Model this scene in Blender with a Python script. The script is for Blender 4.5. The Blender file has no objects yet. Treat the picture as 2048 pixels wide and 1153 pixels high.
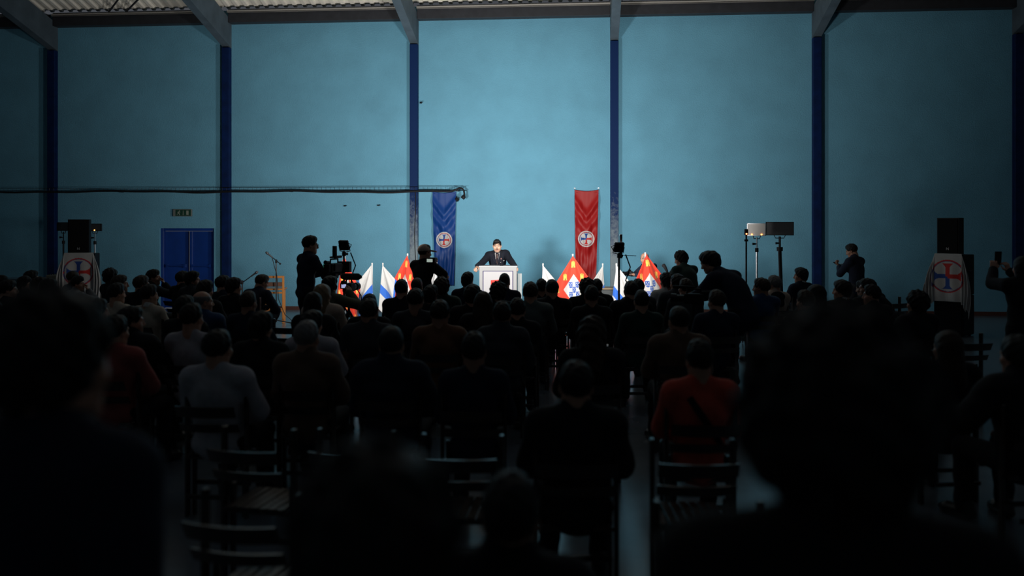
import bpy, math, random
import numpy as np
from mathutils import Matrix, Vector
from math import sin, cos, pi, radians as R
random.seed(7); rng = np.random.default_rng(7)
S = bpy.context.scene
COL = S.collection
# ---------------------------------------------------------------- camera, light, exposure
F = 1800.0; EYE = 1.95; TH = R(4.84); YW = 19.93; HOR = 448.0
cd = bpy.data.cameras.new('camera'); cam = bpy.data.objects.new('camera', cd); COL.objects.link(cam)
cam.location = (0, 0, EYE); cam.rotation_euler = (R(90), 0, TH)
cd.sensor_width = 36; cd.lens = F/2048*36; cd.shift_y = -(576.5-HOR)/2048
cd.dof.use_dof = True; cd.dof.focus_distance = 16.5; cd.dof.aperture_fstop = 1.15
cd.clip_start = 0.05
S.camera = cam
S.view_settings.view_transform = 'Standard'; S.view_settings.look = 'None'
S.view_settings.gamma = 1; S.view_settings.use_curve_mapping = False
S.view_settings.exposure = 0.0
wd = bpy.data.worlds.new('world'); S.world = wd; wd.use_nodes = True
wd.node_tree.nodes['Background'].inputs[0].default_value = (.88, .95, 1.1, 1)
wd.node_tree.nodes['Background'].inputs[1].default_value = 0.065  # dim sky as crowd fill, entering by the roof gap added behind the frame
FW = np.array([-sin(TH), cos(TH), 0]); RT = np.array([cos(TH), sin(TH), 0])
def at(px, D, y=None, z=None):
    "point seen at pixel column px at depth D; height from pixel row y or given z"
    p = np.array([0, 0, EYE]) + D*(FW+(px-1024)/F*RT)
    if y is not None: p[2] = EYE-(y-HOR)*D/F
    if z is not None: p[2] = z
    return p
def wallD(px, Y=YW): return Y/(cos(TH)+(px-1024)/F*sin(TH))
def wallp(px, y=None, Y=YW, z=None): return at(px, wallD(px, Y), y, z)
def lamp(name, loc, target, size, power, color, spread):
    l = bpy.data.lights.new(name, 'AREA'); l.shape = 'RECTANGLE'; l.size, l.size_y = size
    l.energy = power; l.color = color; l.spread = R(spread)
    o = bpy.data.objects.new(name, l); COL.objects.link(o); o.location = loc
    o.rotation_euler = (Vector(target)-Vector(loc)).to_track_quat('-Z', 'Y').to_euler()
    return o
LEDL = at(688, 13.4, 491); LEDR = at(1238, 13.6, 495)
AIML = wallp(985, 250); AIMR = wallp(1010, 250)
def dirn(a, b):
    d = np.array(b)-np.array(a); return d/np.linalg.norm(d)
lamp('stage_light', LEDL+dirn(LEDL, AIML)*.10, AIML, (.60, .46), 175, (1, .97, .93), 145)
lamp('stage_light', LEDR+dirn(LEDR, AIMR)*.10, AIMR, (.60, .46), 175, (1, .97, .93), 145)
# ---------------------------------------------------------------- materials
MATS = {}
def mat(name, col, rough=.6, metal=0, var=0, scale=8, bump=0, bscale=60, emit=None, attr=None, sheen=0, spec=.5, stretch=None):
    if name in MATS: return MATS[name]
    m = bpy.data.materials.new(name); m.use_nodes = True; MATS[name] = m
    nt = m.node_tree; b = nt.nodes['Principled BSDF']
    b.inputs['Base Color'].default_value = (*col, 1); b.inputs['Roughness'].default_value = rough
    b.inputs['Metallic'].default_value = metal; b.inputs['Specular IOR Level'].default_value = spec
    if sheen: b.inputs['Sheen Weight'].default_value = sheen
    tc = nt.nodes.new('ShaderNodeTexCoord'); src = tc.outputs['Object']
    if stretch:
        mp = nt.nodes.new('ShaderNodeMapping'); mp.inputs['Scale'].default_value = stretch
        nt.links.new(src, mp.inputs[0]); src = mp.outputs[0]
    if var:
        n = nt.nodes.new('ShaderNodeTexNoise'); n.inputs['Scale'].default_value = scale; n.inputs['Detail'].default_value = 5
        nt.links.new(src, n.inputs['Vector'])
        r = nt.nodes.new('ShaderNodeMapRange'); r.inputs[1].default_value = .3; r.inputs[2].default_value = .7
        r.inputs[3].default_value = 1-var; r.inputs[4].default_value = 1+var
        nt.links.new(n.outputs[0], r.inputs[0])
        mx = nt.nodes.new('ShaderNodeMix'); mx.data_type = 'RGBA'; mx.blend_type = 'MULTIPLY'; mx.inputs[0].default_value = 1
        mx.inputs[6].default_value = (*col, 1)
        nt.links.new(r.outputs[0], mx.inputs[7]); nt.links.new(mx.outputs[2], b.inputs['Base Color'])
    if attr:
        a = nt.nodes.new('ShaderNodeVertexColor'); a.layer_name = attr
        nt.links.new(a.outputs[0], b.inputs['Base Color'])
    if bump:
        n2 = nt.nodes.new('ShaderNodeTexNoise'); n2.inputs['Scale'].default_value = bscale; n2.inputs['Detail'].default_value = 4
        nt.links.new(src, n2.inputs['Vector'])
        bp = nt.nodes.new('ShaderNodeBump'); bp.inputs['Strength'].default_value = bump; bp.inputs['Distance'].default_value = .01
        nt.links.new(n2.outputs[0], bp.inputs['Height']); nt.links.new(bp.outputs[0], b.inputs['Normal'])
    if emit:
        b.inputs['Emission Color'].default_value = (*emit[0], 1); b.inputs['Emission Strength'].default_value = emit[1]
    return m
# ---------------------------------------------------------------- mesh helpers
def mesh_np(name, V, Q, smooth=True, midx=None):
    me = bpy.data.meshes.new(name); V = np.asarray(V, np.float32); Q = np.asarray(Q, np.int32)
    k = Q.shape[1]; n = len(Q)
    me.vertices.add(len(V)); me.vertices.foreach_set('co', V.ravel())
    me.loops.add(n*k); me.loops.foreach_set('vertex_index', Q.ravel())
    me.polygons.add(n); me.polygons.foreach_set('loop_start', np.arange(0, n*k, k, dtype=np.int32))
    me.polygons.foreach_set('use_smooth', np.full(n, smooth))
    if midx is not None: me.polygons.foreach_set('material_index', np.asarray(midx, np.int32))
    me.update(calc_edges=True); return me
class MB:
    def __init__(s): s.v = []; s.f = []
    def add(s, vs, fs):
        o = len(s.v); s.v += [tuple(v) for v in vs]; s.f += [tuple(o+i for i in f) for f in fs]; return s
    def box(s, c, d, M=None, b=0.0):
        "box, optionally with chamfered vertical/all edges (b)"
        h = np.array(d)/2; c = np.array(c, float)
        if b <= 0:
            vs = [np.array((x, y, z))*h for x in (-1, 1) for y in (-1, 1) for z in (-1, 1)]
            fs = [(0, 1, 3, 2), (4, 6, 7, 5), (0, 4, 5, 1), (2, 3, 7, 6), (0, 2, 6, 4), (1, 5, 7, 3)]
        else:
            b = min(b, *(h*.49)); vs = []; idx = {}
            for sx in (-1, 1):
                for sy in (-1, 1):
                    for sz in (-1, 1):
                        sg = np.array((sx, sy, sz))
                        for ax in range(3):
                            p = sg*(h-b); p[ax] = sg[ax]*h[ax]; idx[(sx, sy, sz, ax)] = len(vs); vs.append(p)
            fs = []
            for ax in range(3):
                o1, o2 = [a for a in range(3) if a != ax]
                for sg in (-1, 1):
                    q = []
                    for (a, bb) in ((-1, -1), (1, -1), (1, 1), (-1, 1)):
                        k = [0, 0, 0]; k[ax] = sg; k[o1] = a; k[o2] = bb; q.append(idx[(*k, ax)])
                    flip = (sg < 0) ^ (ax == 1)
                    fs.append(tuple(q[::-1] if flip else q))
            for ax in range(3):
                o1, o2 = [a for a in range(3) if a != ax]
                for a in (-1, 1):
                    for bb in (-1, 1):
                        k1 = [0, 0, 0]; k1[o1] = a; k1[o2] = bb; k2 = list(k1); k1[ax] = -1; k2[ax] = 1
                        q = [idx[(*k1, o1)], idx[(*k1, o2)], idx[(*k2, o2)], idx[(*k2, o1)]]
                        n = np.cross(vs[q[1]]-vs[q[0]], vs[q[2]]-vs[q[0]]); m = sum(vs[i] for i in q)
                        fs.append(tuple(q if n@m > 0 else q[::-1]))
            for sx in (-1, 1):
                for sy in (-1, 1):
                    for sz in (-1, 1):
                        q = [idx[(sx, sy, sz, ax)] for ax in range(3)]
                        fs.append(tuple(q if sx*sy*sz > 0 else q[::-1]))
        if M is not None: vs = [np.array(M) @ v for v in vs]
        return s.add([v+c for v in vs], fs)
    def tube(s, pts, r, n=8, cap=True):
        pts = [np.array(p, float) for p in pts]; rs = r if hasattr(r, '__len__') else [r]*len(pts)
        o = len(s.v); prev = None
        for i, p in enumerate(pts):
            t = pts[min(i+1, len(pts)-1)]-pts[max(i-1, 0)]; t = t/(np.linalg.norm(t)+1e-9)
            a = np.cross(t, (0, 0, 1)) if prev is None else prev-t*(prev@t)
            if np.linalg.norm(a) < 1e-3: a = np.cross(t, (0, 1, 0))
            a = a/np.linalg.norm(a); prev = a; b = np.cross(t, a)
            for k in range(n):
                w = 2*pi*k/n; s.v.append(tuple(p+rs[i]*(a*cos(w)+b*sin(w))))
        for i in range(len(pts)-1):
            for k in range(n):
                k2 = (k+1) % n; s.f.append((o+i*n+k, o+i*n+k2, o+(i+1)*n+k2, o+(i+1)*n+k))
        if cap:
            s.f.append(tuple(o+k for k in range(n))[::-1]); e = o+(len(pts)-1)*n; s.f.append(tuple(e+k for k in range(n)))
        return s
    def lathe(s, prof, c=(0, 0, 0), n=20, M=None):
        o = len(s.v)
        for (r, z) in prof:
            for k in range(n):
                v = np.array((r*cos(2*pi*k/n), r*sin(2*pi*k/n), z))
                if M is not None: v = np.array(M) @ v
                s.v.append(tuple(v+np.array(c)))
        for i in range(len(prof)-1):
            for k in range(n):
                k2 = (k+1) % n; s.f.append((o+i*n+k, o+i*n+k2, o+(i+1)*n+k2, o+(i+1)*n+k))
        return s
    def prism(s, poly, d, c=(0, 0, 0), M=None):
        "polygon in local xz extruded by d along local y"
        n = len(poly); vs = [np.array((x, 0, z)) for x, z in poly]+[np.array((x, d, z)) for x, z in poly]
        if M is not None: vs = [np.array(M) @ v for v in vs]
        fs = [tuple(range(n)), tuple(range(2*n-1, n-1, -1))]+[(i, i+n, (i+1) % n+n, (i+1) % n) for i in range(n)]
        return s.add([v+np.array(c) for v in vs], fs)
    def mesh(s, name, smooth=False):
        me = bpy.data.meshes.new(name); me.from_pydata(s.v, [], s.f)
        if smooth: me.polygons.foreach_set('use_smooth', [True]*len(me.polygons))
        me.update(); return me
def obj(name, me, m, parent=None, smooth=False, loc=None, rot=None):
    if isinstance(me, MB): me = me.mesh(name, smooth)
    o = bpy.data.objects.new(name, me); COL.objects.link(o)
    ms = m if isinstance(m, (list, tuple)) else [m]
    if me is not None:
        while len(me.materials) < len(ms): me.materials.append(ms[len(me.materials)])
        for i, x in enumerate(ms):
            if me.materials[i] is not x:
                o.material_slots[i].link = 'OBJECT'; o.material_slots[i].material = x
    if parent: o.parent = parent
    if loc is not None: o.location = loc
    if rot is not None: o.rotation_euler = rot
    return o
def tag(o, label, cat, group=None):
    o['label'] = label; o['category'] = cat
    if group: o['group'] = group
    return o
def thing(name, label, cat, loc=(0, 0, 0), rz=0, group=None, scale=1):
    o = bpy.data.objects.new(name, None); COL.objects.link(o); o.location = tuple(loc); o.rotation_euler = (0, 0, rz)
    o.scale = (scale,)*3; o.empty_display_size = .2
    return tag(o, label, cat, group)
def struct(name, me, m, parent=None, smooth=False):
    o = obj(name, me, m, parent, smooth)
    if not parent: o['kind'] = 'structure'
    return o
def basis(y, z):
    "matrix whose columns are x, y, z from a y direction and an approximate z"
    y = np.array(y, float); y /= np.linalg.norm(y); z = np.array(z, float); z = z-y*(z@y); z /= np.linalg.norm(z)
    return np.column_stack([np.cross(y, z), y, z])
def rotz(a): return np.array([[cos(a), -sin(a), 0], [sin(a), cos(a), 0], [0, 0, 1]])
def rotx(a): return np.array([[1, 0, 0], [0, cos(a), -sin(a)], [0, sin(a), cos(a)]])
def roty(a): return np.array([[cos(a), 0, sin(a)], [0, 1, 0], [-sin(a), 0, cos(a)]])
black = mat('matte black', (.010, .010, .012), .6, spec=.22)
blackm = mat('black metal', (.015, .015, .017), .35, .6)
steel = mat('bare steel', (.55, .56, .58), .3, .9)
# ---------------------------------------------------------------- setting
PX = [-239, 108.5, 455.5, 829.5, 1228.5, 1632, 2033]
PXW = [wallp(p)[0] for p in PX]
HW = 6.52
stucco = mat('pale blue stucco', (.132, .36, .50), .85, var=.08, scale=1.4, bump=.8, bscale=45)
dado = mat('hall paint', (.62, .66, .68), .8, var=.1, scale=1, bump=.2, bscale=40)
concrete = mat('grey concrete', (.07, .10, .125), .8, var=.2, scale=3, bump=.3, bscale=40)
darkbeam = mat('dark painted steel', (.022, .024, .03), .6, var=.2)
paintm = mat('navy gloss paint', (.001, .014, .075), .7, var=.25, scale=6, spec=.2)
def worn():
    m = bpy.data.materials.new('worn navy paint'); m.use_nodes = True; nt = m.node_tree; b = nt.nodes['Principled BSDF']; b.inputs['Roughness'].default_value = .7; b.inputs['Specular IOR Level'].default_value = .2
    g = nt.nodes.new('ShaderNodeNewGeometry'); sx = nt.nodes.new('ShaderNodeSeparateXYZ'); nt.links.new(g.outputs['Position'], sx.inputs[0])
    r = nt.nodes.new('ShaderNodeMapRange'); r.inputs[1].default_value = 3.1; r.inputs[2].default_value = .9; r.inputs[3].default_value = -.15; r.inputs[4].default_value = .55
    nt.links.new(sx.outputs[2], r.inputs[0])
    n = nt.nodes.new('ShaderNodeTexNoise'); n.inputs['Scale'].default_value = 9; n.inputs['Detail'].default_value = 8; n.inputs['Roughness'].default_value = .7
    nt.links.new(g.outputs['Position'], n.inputs['Vector'])
    a = nt.nodes.new('ShaderNodeMath'); a.operation = 'ADD'; nt.links.new(r.outputs[0], a.inputs[0]); nt.links.new(n.outputs[0], a.inputs[1])
    c = nt.nodes.new('ShaderNodeValToRGB'); c.color_ramp.elements[0].position = .55; c.color_ramp.elements[0].color = (.001, .018, .085, 1)
    c.color_ramp.elements[1].position = .95; c.color_ramp.elements[1].color = (.20, .25, .28, 1)
    nt.links.new(a.outputs[0], c.inputs[0]); nt.links.new(c.outputs[0], b.inputs['Base Color']); return m
wornm = worn()
X0, X1, YB = -17.0, 13.5, -5.0
DX0, DX1 = wallp(319)[0], wallp(428)[0]; DZ = wallp(370, 457)[2]
w = MB(); t = .3
w.box(((X0+DX0)/2, YW+t/2, HW/2+.15), (DX0-X0, t, HW+.3)); w.box(((X1+DX1)/2, YW+t/2, HW/2+.15), (X1-DX1, t, HW+.3))
w.box(((DX0+DX1)/2, YW+t/2, (DZ+HW+.3)/2), (DX1-DX0, t, HW+.3-DZ))
struct('wall_back', w, stucco)
struct('wall_left', MB().box((X0-.1, (YB+YW)/2, 5), (.2, YW-YB, 10)), dado)
struct('wall_right', MB().box((X1+.1, (YB+YW)/2, 5), (.2, YW-YB, 10)), dado)
struct('wall_rear', MB().box(((X0+X1)/2, YB-.1, 5), (X1-X0, .2, 10)), dado)
fl = MB(); fl.box(((X0+X1)/2, (YB+YW)/2, -.05), (X1-X0, YW-YB, .1))
struct('floor', fl, mat('polished grey floor', (.13, .155, .18), .22, var=.25, scale=1.3, bump=.05, bscale=12, spec=.9))
bb = MB()
for a, b_ in ((X0, DX0-.08), (DX1+.08, X1)): bb.box(((a+b_)/2, YW-.012, .04), (b_-a, .024, .08))
struct('baseboard_back', bb, mat('brown skirting', (.085, .03, .02), .6))
for i, x in enumerate(PXW):
    o = struct('column', MB().box((x, YW-.06, 2.98), (.178, .16, 5.96), b=.008), wornm if i in (3, 4) else paintm)
    # sloping concrete rafter with its foot on the column
    sl = math.tan(R(15)); d = 12.0; z0 = wallp(PX[i], 94 if i < 3 else (84 if i == 3 else 74))[2] if i > 0 else 5.93
    z0 = 5.96; dep = .62
    prof = [(YW, z0), (YW, z0+dep), (YW-d, z0+dep+d*sl), (YW-d, z0+d*sl)]
    rb = MB()
    M = np.array([[0, 1, 0], [1, 0, 0], [0, 0, 1]])
    rb.prism([(y, z) for y, z in prof], .18, (x-.09, 0, 0), M)
    struct('roof_beam', rb, concrete)
    if i < 6:
        xa, xb = x+.09, PXW[i+1]-.09; xm = (xa+xb)/2; L = xb-xa
        struct('lintel_beam', MB().box((xm, YW-.10, HW+.13), (L, .24, .30), b=.01), darkbeam)
        eb = MB().box((xm, YW-.26, HW+.22), (L, .02, .05)).box((xm, YW-.235, HW+.205), (L, .07, .012))
        struct('eaves_angle', eb, mat('galvanised angle', (.42, .40, .37), .5, .3))
        # plaster patches of shadow are left to the light
roof = bpy.data.objects.new('ceiling', None); COL.objects.link(roof); roof['kind'] = 'structure'
pitch = .222; rib = []
sheetm = mat('ribbed fibre sheet', (.78, .75, .67), .75, var=.18, scale=2)
nsh = 5; xw = pitch*nsh; zr = HW+.34; sl = math.tan(R(15)); LR = 9.0
M = MB(); prof = []
for k in range(nsh):
    b0 = k*pitch; prof += [(b0, 0), (b0+.075, 0), (b0+.095, .045), (b0+.20, .045)]
prof.append((xw, 0)); n = len(prof)
vs = [(x, 0, z) for x, z in prof]+[(x, -LR, z+LR*sl) for x, z in prof]+[(x, 0, z+.012) for x, z in prof]+[(x, -LR, z+LR*sl+.012) for x, z in prof]
fs = [(i, i+1, n+i+1, n+i) for i in range(n-1)]+[(2*n+i, 3*n+i, 3*n+i+1, 2*n+i+1) for i in range(n-1)]+[(i, 2*n+i, 2*n+i+1, i+1) for i in range(n-1)]
M.add(vs, fs); sheet = M.mesh('roof_sheet')
x = X0-.3; first = None
while x < X1:
    o = obj('roof_sheet', sheet, sheetm, roof); o.location = (x, YW-.02, zr+random.uniform(-.006, .006)); x += xw
# unseen gap added between the two roof slopes so sky light lifts the crowd
ya, za_ = YW-15.5, zr+15.5*sl+.06
struct('ceiling_rear', MB().add([(X0, ya, za_), (X1, ya, za_), (X1, YB, za_-2.2), (X0, YB, za_-2.2)], [(0, 1, 2, 3)]), sheetm)
for k, yy in enumerate((1.3, 3.0, 4.7, 6.4)):
    struct('purlin', MB().box(((X0+X1)/2, YW-yy, zr+yy*sl-.05), (X1-X0, .06, .09)), darkbeam)
for (p, q) in (((-11.0, YW-.15, 6.75), (-7.4, YW-3.9, 7.75)), ((-10.6, YW-.15, 6.75), (-6.6, YW-3.9, 7.75))):
    struct('brace_rod', MB().tube([p, q], .022, 6), darkbeam)
# door, recessed
dr = bpy.data.objects.new('door_1', None); COL.objects.link(dr); dr['kind'] = 'structure'; dr.location = ((DX0+DX1)/2, YW, 0)
dw = DX1-DX0; bl = mat('blue door paint', (.006, .042, .24), .4, var=.15, scale=3)
fm = MB().box((-dw/2+.03, .12, DZ/2), (.06, .12, DZ), b=.004).box((dw/2-.03, .12, DZ/2), (.06, .12, DZ), b=.004).box((0, .12, DZ-.03), (dw-.12, .12, .06), b=.004)
obj('door_frame', fm, bl, dr)
lf = obj('door_leaf', MB().box((dw/4-.04, 0, DZ/2-.03), (dw/2-.10, .045, DZ-.08), b=.004), bl, dr, loc=(-dw/2+.05, .17, 0), rot=(0, 0, R(5)))
obj('door_leaf', MB().box((dw/4+.0, .16, DZ/2-.03), (dw/2-.09, .045, DZ-.08), b=.004), bl, dr)
obj('astragal', MB().box((.06, .115, DZ/2-.03), (.06, .05, DZ-.08), b=.004), bl, dr)
for sx in (-1, 1):
    hb = obj('push_bar', MB().tube([(sx*.08, .075, .98), (sx*(dw/2-.12), .075, .98)], .018, 8).box((sx*.09, .11, .98), (.05, .08, .07)).box((sx*(dw/2-.13), .11, .98), (.05, .08, .07)), bl, dr)
# exit sign above the door
p = wallp(366.5, 426); es = thing('exit_sign', 'green emergency exit sign with running figure above the blue door', 'sign', (p[0], YW-.03, p[2]))
obj('housing', MB().box((0, 0, 0), (.44, .06, .165), b=.006), mat('sign housing', (.15, .17, .16), .5), es)
obj('face', MB().box((.03, -.033, 0), (.36, .006, .135)), mat('sign green', (.008, .05, .03), .5), es)
wht = mat('sign white', (.26, .29, .24), .5)
pict = MB(); c0 = (-.07, -.038, 0)
pict.tube([(-.06, -.038, .045), (-.06, -.0365, .045)], .012, 10)
for a, b_ in (((-.065, .03), (-.08, -.005)), ((-.08, -.005), (-.055, -.025)), ((-.055, -.025), (-.06, -.055)), ((-.08, -.005), (-.095, -.03)), ((-.095, -.03), (-.12, -.035)), ((-.068, .025), (-.04, .01)), ((-.068, .025), (-.095, .015)), ((-.095, .015), (-.105, -.005))):
    pict.tube([(a[0], -.0375, a[1]), (b_[0], -.0375, b_[1])], .007, 6)
obj('running_figure', pict, wht, es)
obj('arrow', MB().box((.03, -.037, .012), (.012, .003, .075)).prism([(.005, -.02), (.03, -.055), (.055, -.02), (.03, -.035)], .003, (0, -.0385, 0)), wht, es)
obj('doorway_pictogram', MB().box((.13, -.037, 0), (.055, .003, .10)), wht, es)
# wire cable tray and the cable clipped under it
za, zb = wallp(700, 375.5)[2], wallp(700, 382.5)[2]; xe = wallp(935)[0]; xs = X0
ct = thing('cable_tray', 'long wire mesh cable tray fixed along the left wall', 'cable tray', (xs, YW-.2, zb))
h = za-zb; Lt = xe-xs
obj('tray_wire', MB().tube([(0, 0, h), (Lt, 0, h)], .005, 5), blackm, ct); obj('tray_wire', MB().tube([(0, 0, 0), (Lt, 0, 0)], .006, 5), blackm, ct)
obj('tray_wire', MB().tube([(0, .12, 0), (Lt, .12, 0)], .005, 5), blackm, ct)
rg = MB(); xx = .05
while xx < Lt:
    rg.tube([(xx, 0, h), (xx, 0, 0), (xx, .14, 0)], .0032, 4); xx += .10
ro = obj('tray_rungs', rg, blackm, ct); ro['kind'] = 'stuff'
obj('bracket', MB().box((Lt-.2, .1, -.01), (.03, .18, .02)).box((Lt-4.0, .1, -.01), (.03, .18, .02)).box((Lt-8, .1, -.01), (.03, .18, .02)), blackm, ct)
cp = []; 
for px in np.linspace(-250, 905, 60): 
    q = wallp(px, 384.5+1.2*sin(px*.019)+.8*sin(px*.05)); cp.append((q[0], YW-.235, q[2]))
for px, y in ((915, 380.5), (922, 377.5), (927, 378), (930.5, 382), (931.5, 388), (931, 393)):
    q = wallp(px, y); cp.append((q[0], YW-.235, q[2]))
cb = thing('power_cable', 'thick black cable along the tray, curling down at its right end', 'cable', cp[-1])
q0 = np.array(cp[-1])
obj('cable', MB().tube([np.array(c)-q0 for c in cp], .021, 8), black, cb, True)
obj('plug', MB().tube([(0, 0, .02), (-.01, 0, -.02), (-.035, -.01, -.055)], [.03, .05, .045], 10), black, cb)
q = wallp(916, 397); pl = tag(obj('plug_socket', MB().tube([(0, 0, 0), (-.02, -.02, -.04), (-.04, -.03, -.05)], [.045, .05, .03], 10).tube([(-.02, .02, .02), (-.15, .03, .14)], .015, 6), black), 'black cable connector beside the top of the blue banner', 'plug'); pl.location = (q[0], YW-.06, q[2])
cw = [(wallp(833+1.2*sin(y*.05), y)[0], YW-.15, wallp(833, y)[2]) for y in np.linspace(384, 620, 24)]
tag(obj('wire', MB().tube(cw, .008, 6), black), 'thin wire running down the column left of the blue banner', 'wire')
for px, y, d_ in ((690, 412, 'small dark wall hook above the standing cameraman, left one'), (757, 411, 'small dark wall hook above the white and blue flags, right one'), (842, 206, 'small metal fixing right of the column, high on the wall')):
    q = wallp(px, y); hk = tag(obj('wall_hook', MB().box((0, 0, 0), (.05, .03, .03)).tube([(0, -.01, 0), (.03, -.06, .01), (.06, -.07, .0)], .009, 6), blackm), d_, 'hook'); hk.location = (q[0], YW-.015, q[2])
# ---------------------------------------------------------------- figures: smooth signed-distance bodies meshed by surface nets
ED = [(a, b) for a in range(8) for b in range(a+1, 8) if bin(a ^ b).count('1') == 1]
CO = np.array([[(c >> 2) & 1, (c >> 1) & 1, c & 1] for c in range(8)], float)
def nets(Fv, org, h):
    ins = Fv < 0; n = np.array(Fv.shape)-1
    sl = lambda a, c: a[c[0]:c[0]+n[0], c[1]:c[1]+n[1], c[2]:c[2]+n[2]]
    ci = CO.astype(int); cnt = sum(sl(ins, c).astype(np.int8) for c in ci)
    m = (cnt > 0) & (cnt < 8); idx = np.argwhere(m)
    vals = np.stack([Fv[idx[:, 0]+c[0], idx[:, 1]+c[1], idx[:, 2]+c[2]] for c in ci], 1)
    acc = np.zeros((len(idx), 3)); k = np.zeros((len(idx), 1))
    for a, b in ED:
        va, vb = vals[:, a], vals[:, b]; s = (va < 0) != (vb < 0)
        tt = np.where(s, va/np.where(s, va-vb, 1), 0)[:, None]
        acc += np.where(s[:, None], CO[a]+(CO[b]-CO[a])*tt, 0); k += s[:, None]
    V = org+h*(idx+acc/np.maximum(k, 1))
    vid = np.full(m.shape, -1, np.int32); vid[m] = np.arange(len(idx)); Q = []
    for ax in range(3):
        a1, a2 = [(1, 2), (2, 0), (0, 1)][ax]
        A = ins; sh = [slice(None)]*3; s0 = list(sh); s1 = list(sh); s0[ax] = slice(0, -1); s1[ax] = slice(1, None)
        ch = A[tuple(s0)] != A[tuple(s1)]; e = np.argwhere(ch)
        e = e[(e[:, a1] > 0) & (e[:, a2] > 0) & (e[:, a1] < n[a1]) & (e[:, a2] < n[a2])]
        st = A[e[:, 0], e[:, 1], e[:, 2]]
        def g(d1, d2):
            q = e.copy(); q[:, a1] -= d1; q[:, a2] -= d2; return vid[q[:, 0], q[:, 1], q[:, 2]]
        q = np.stack([g(1, 1), g(0, 1), g(0, 0), g(1, 0)], 1); q[~st] = q[~st][:, ::-1]
        Q.append(q)
    Q = np.concatenate(Q); Q = Q[(Q >= 0).all(1)]
    return V, Q
class SDF:
    def __init__(s, lo, hi, h):
        s.h = h; s.lo = np.array(lo, float); s.n = np.ceil((np.array(hi)-s.lo)/h).astype(int)+1
        s.F = np.full(s.n, .5, np.float32)
    def sub(s, lo, hi):
        i0 = np.clip(np.floor((np.array(lo)-s.lo)/s.h).astype(int), 0, s.n-1); i1 = np.clip(np.ceil((np.array(hi)-s.lo)/s.h).astype(int)+1, 1, s.n)
        if (i1 <= i0).any(): return None, None
        g = np.meshgrid(*[s.lo[a]+s.h*np.arange(i0[a], i1[a]) for a in range(3)], indexing='ij')
        return tuple(slice(i0[a], i1[a]) for a in range(3)), np.stack(g, -1)
    def put(s, sl, d, k, op):
        Fo = s.F[sl]
        if op == 'add':
            hh = np.clip(.5+.5*(Fo-d)/k, 0, 1); s.F[sl] = Fo*(1-hh)+d*hh-k*hh*(1-hh)
        else:
            d = -d; hh = np.clip(.5-.5*(Fo-d)/k, 0, 1); s.F[sl] = Fo*(1-hh)+d*hh+k*hh*(1-hh)
        return s
    def cone(s, a, b, ra, rb, k=.02, op='add'):
        a = np.array(a, float); b = np.array(b, float); m = max(ra, rb)+k+3*s.h
        sl, P = s.sub(np.minimum(a, b)-m, np.maximum(a, b)+m)
        if sl is None: return s
        ab = b-a; L2 = max(ab@ab, 1e-9); t = np.clip(((P-a)@ab)/L2, 0, 1)
        d = np.linalg.norm(P-a-t[..., None]*ab, axis=-1)-(ra+(rb-ra)*t)
        return s.put(sl, d, k, op)
    def ell(s, c, r, M=None, k=.02, op='add'):
        c = np.array(c, float); r = np.array(r, float); m = max(r)+k+3*s.h
        sl, P = s.sub(c-m, c+m)
        if sl is None: return s
        q = P-c
        if M is not None: q = q @ np.array(M)
        k0 = np.linalg.norm(q/r, axis=-1); k1 = np.linalg.norm(q/(r*r), axis=-1)
        return s.put(sl, np.where(k1 > 1e-6, k0*(k0-1)/np.maximum(k1, 1e-6), -min(r)), k, op)
    def cut(s, n, c, k=.01):
        "remove the half space n.p > c"
        sl, P = s.sub(s.lo, s.lo+s.h*(s.n-1)); n = np.array(n, float); n /= np.linalg.norm(n)
        return s.put(sl, c-P@n, k, 'sub')
    def mesh(s): return nets(s.F, s.lo, s.h)
NO = np.array
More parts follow.
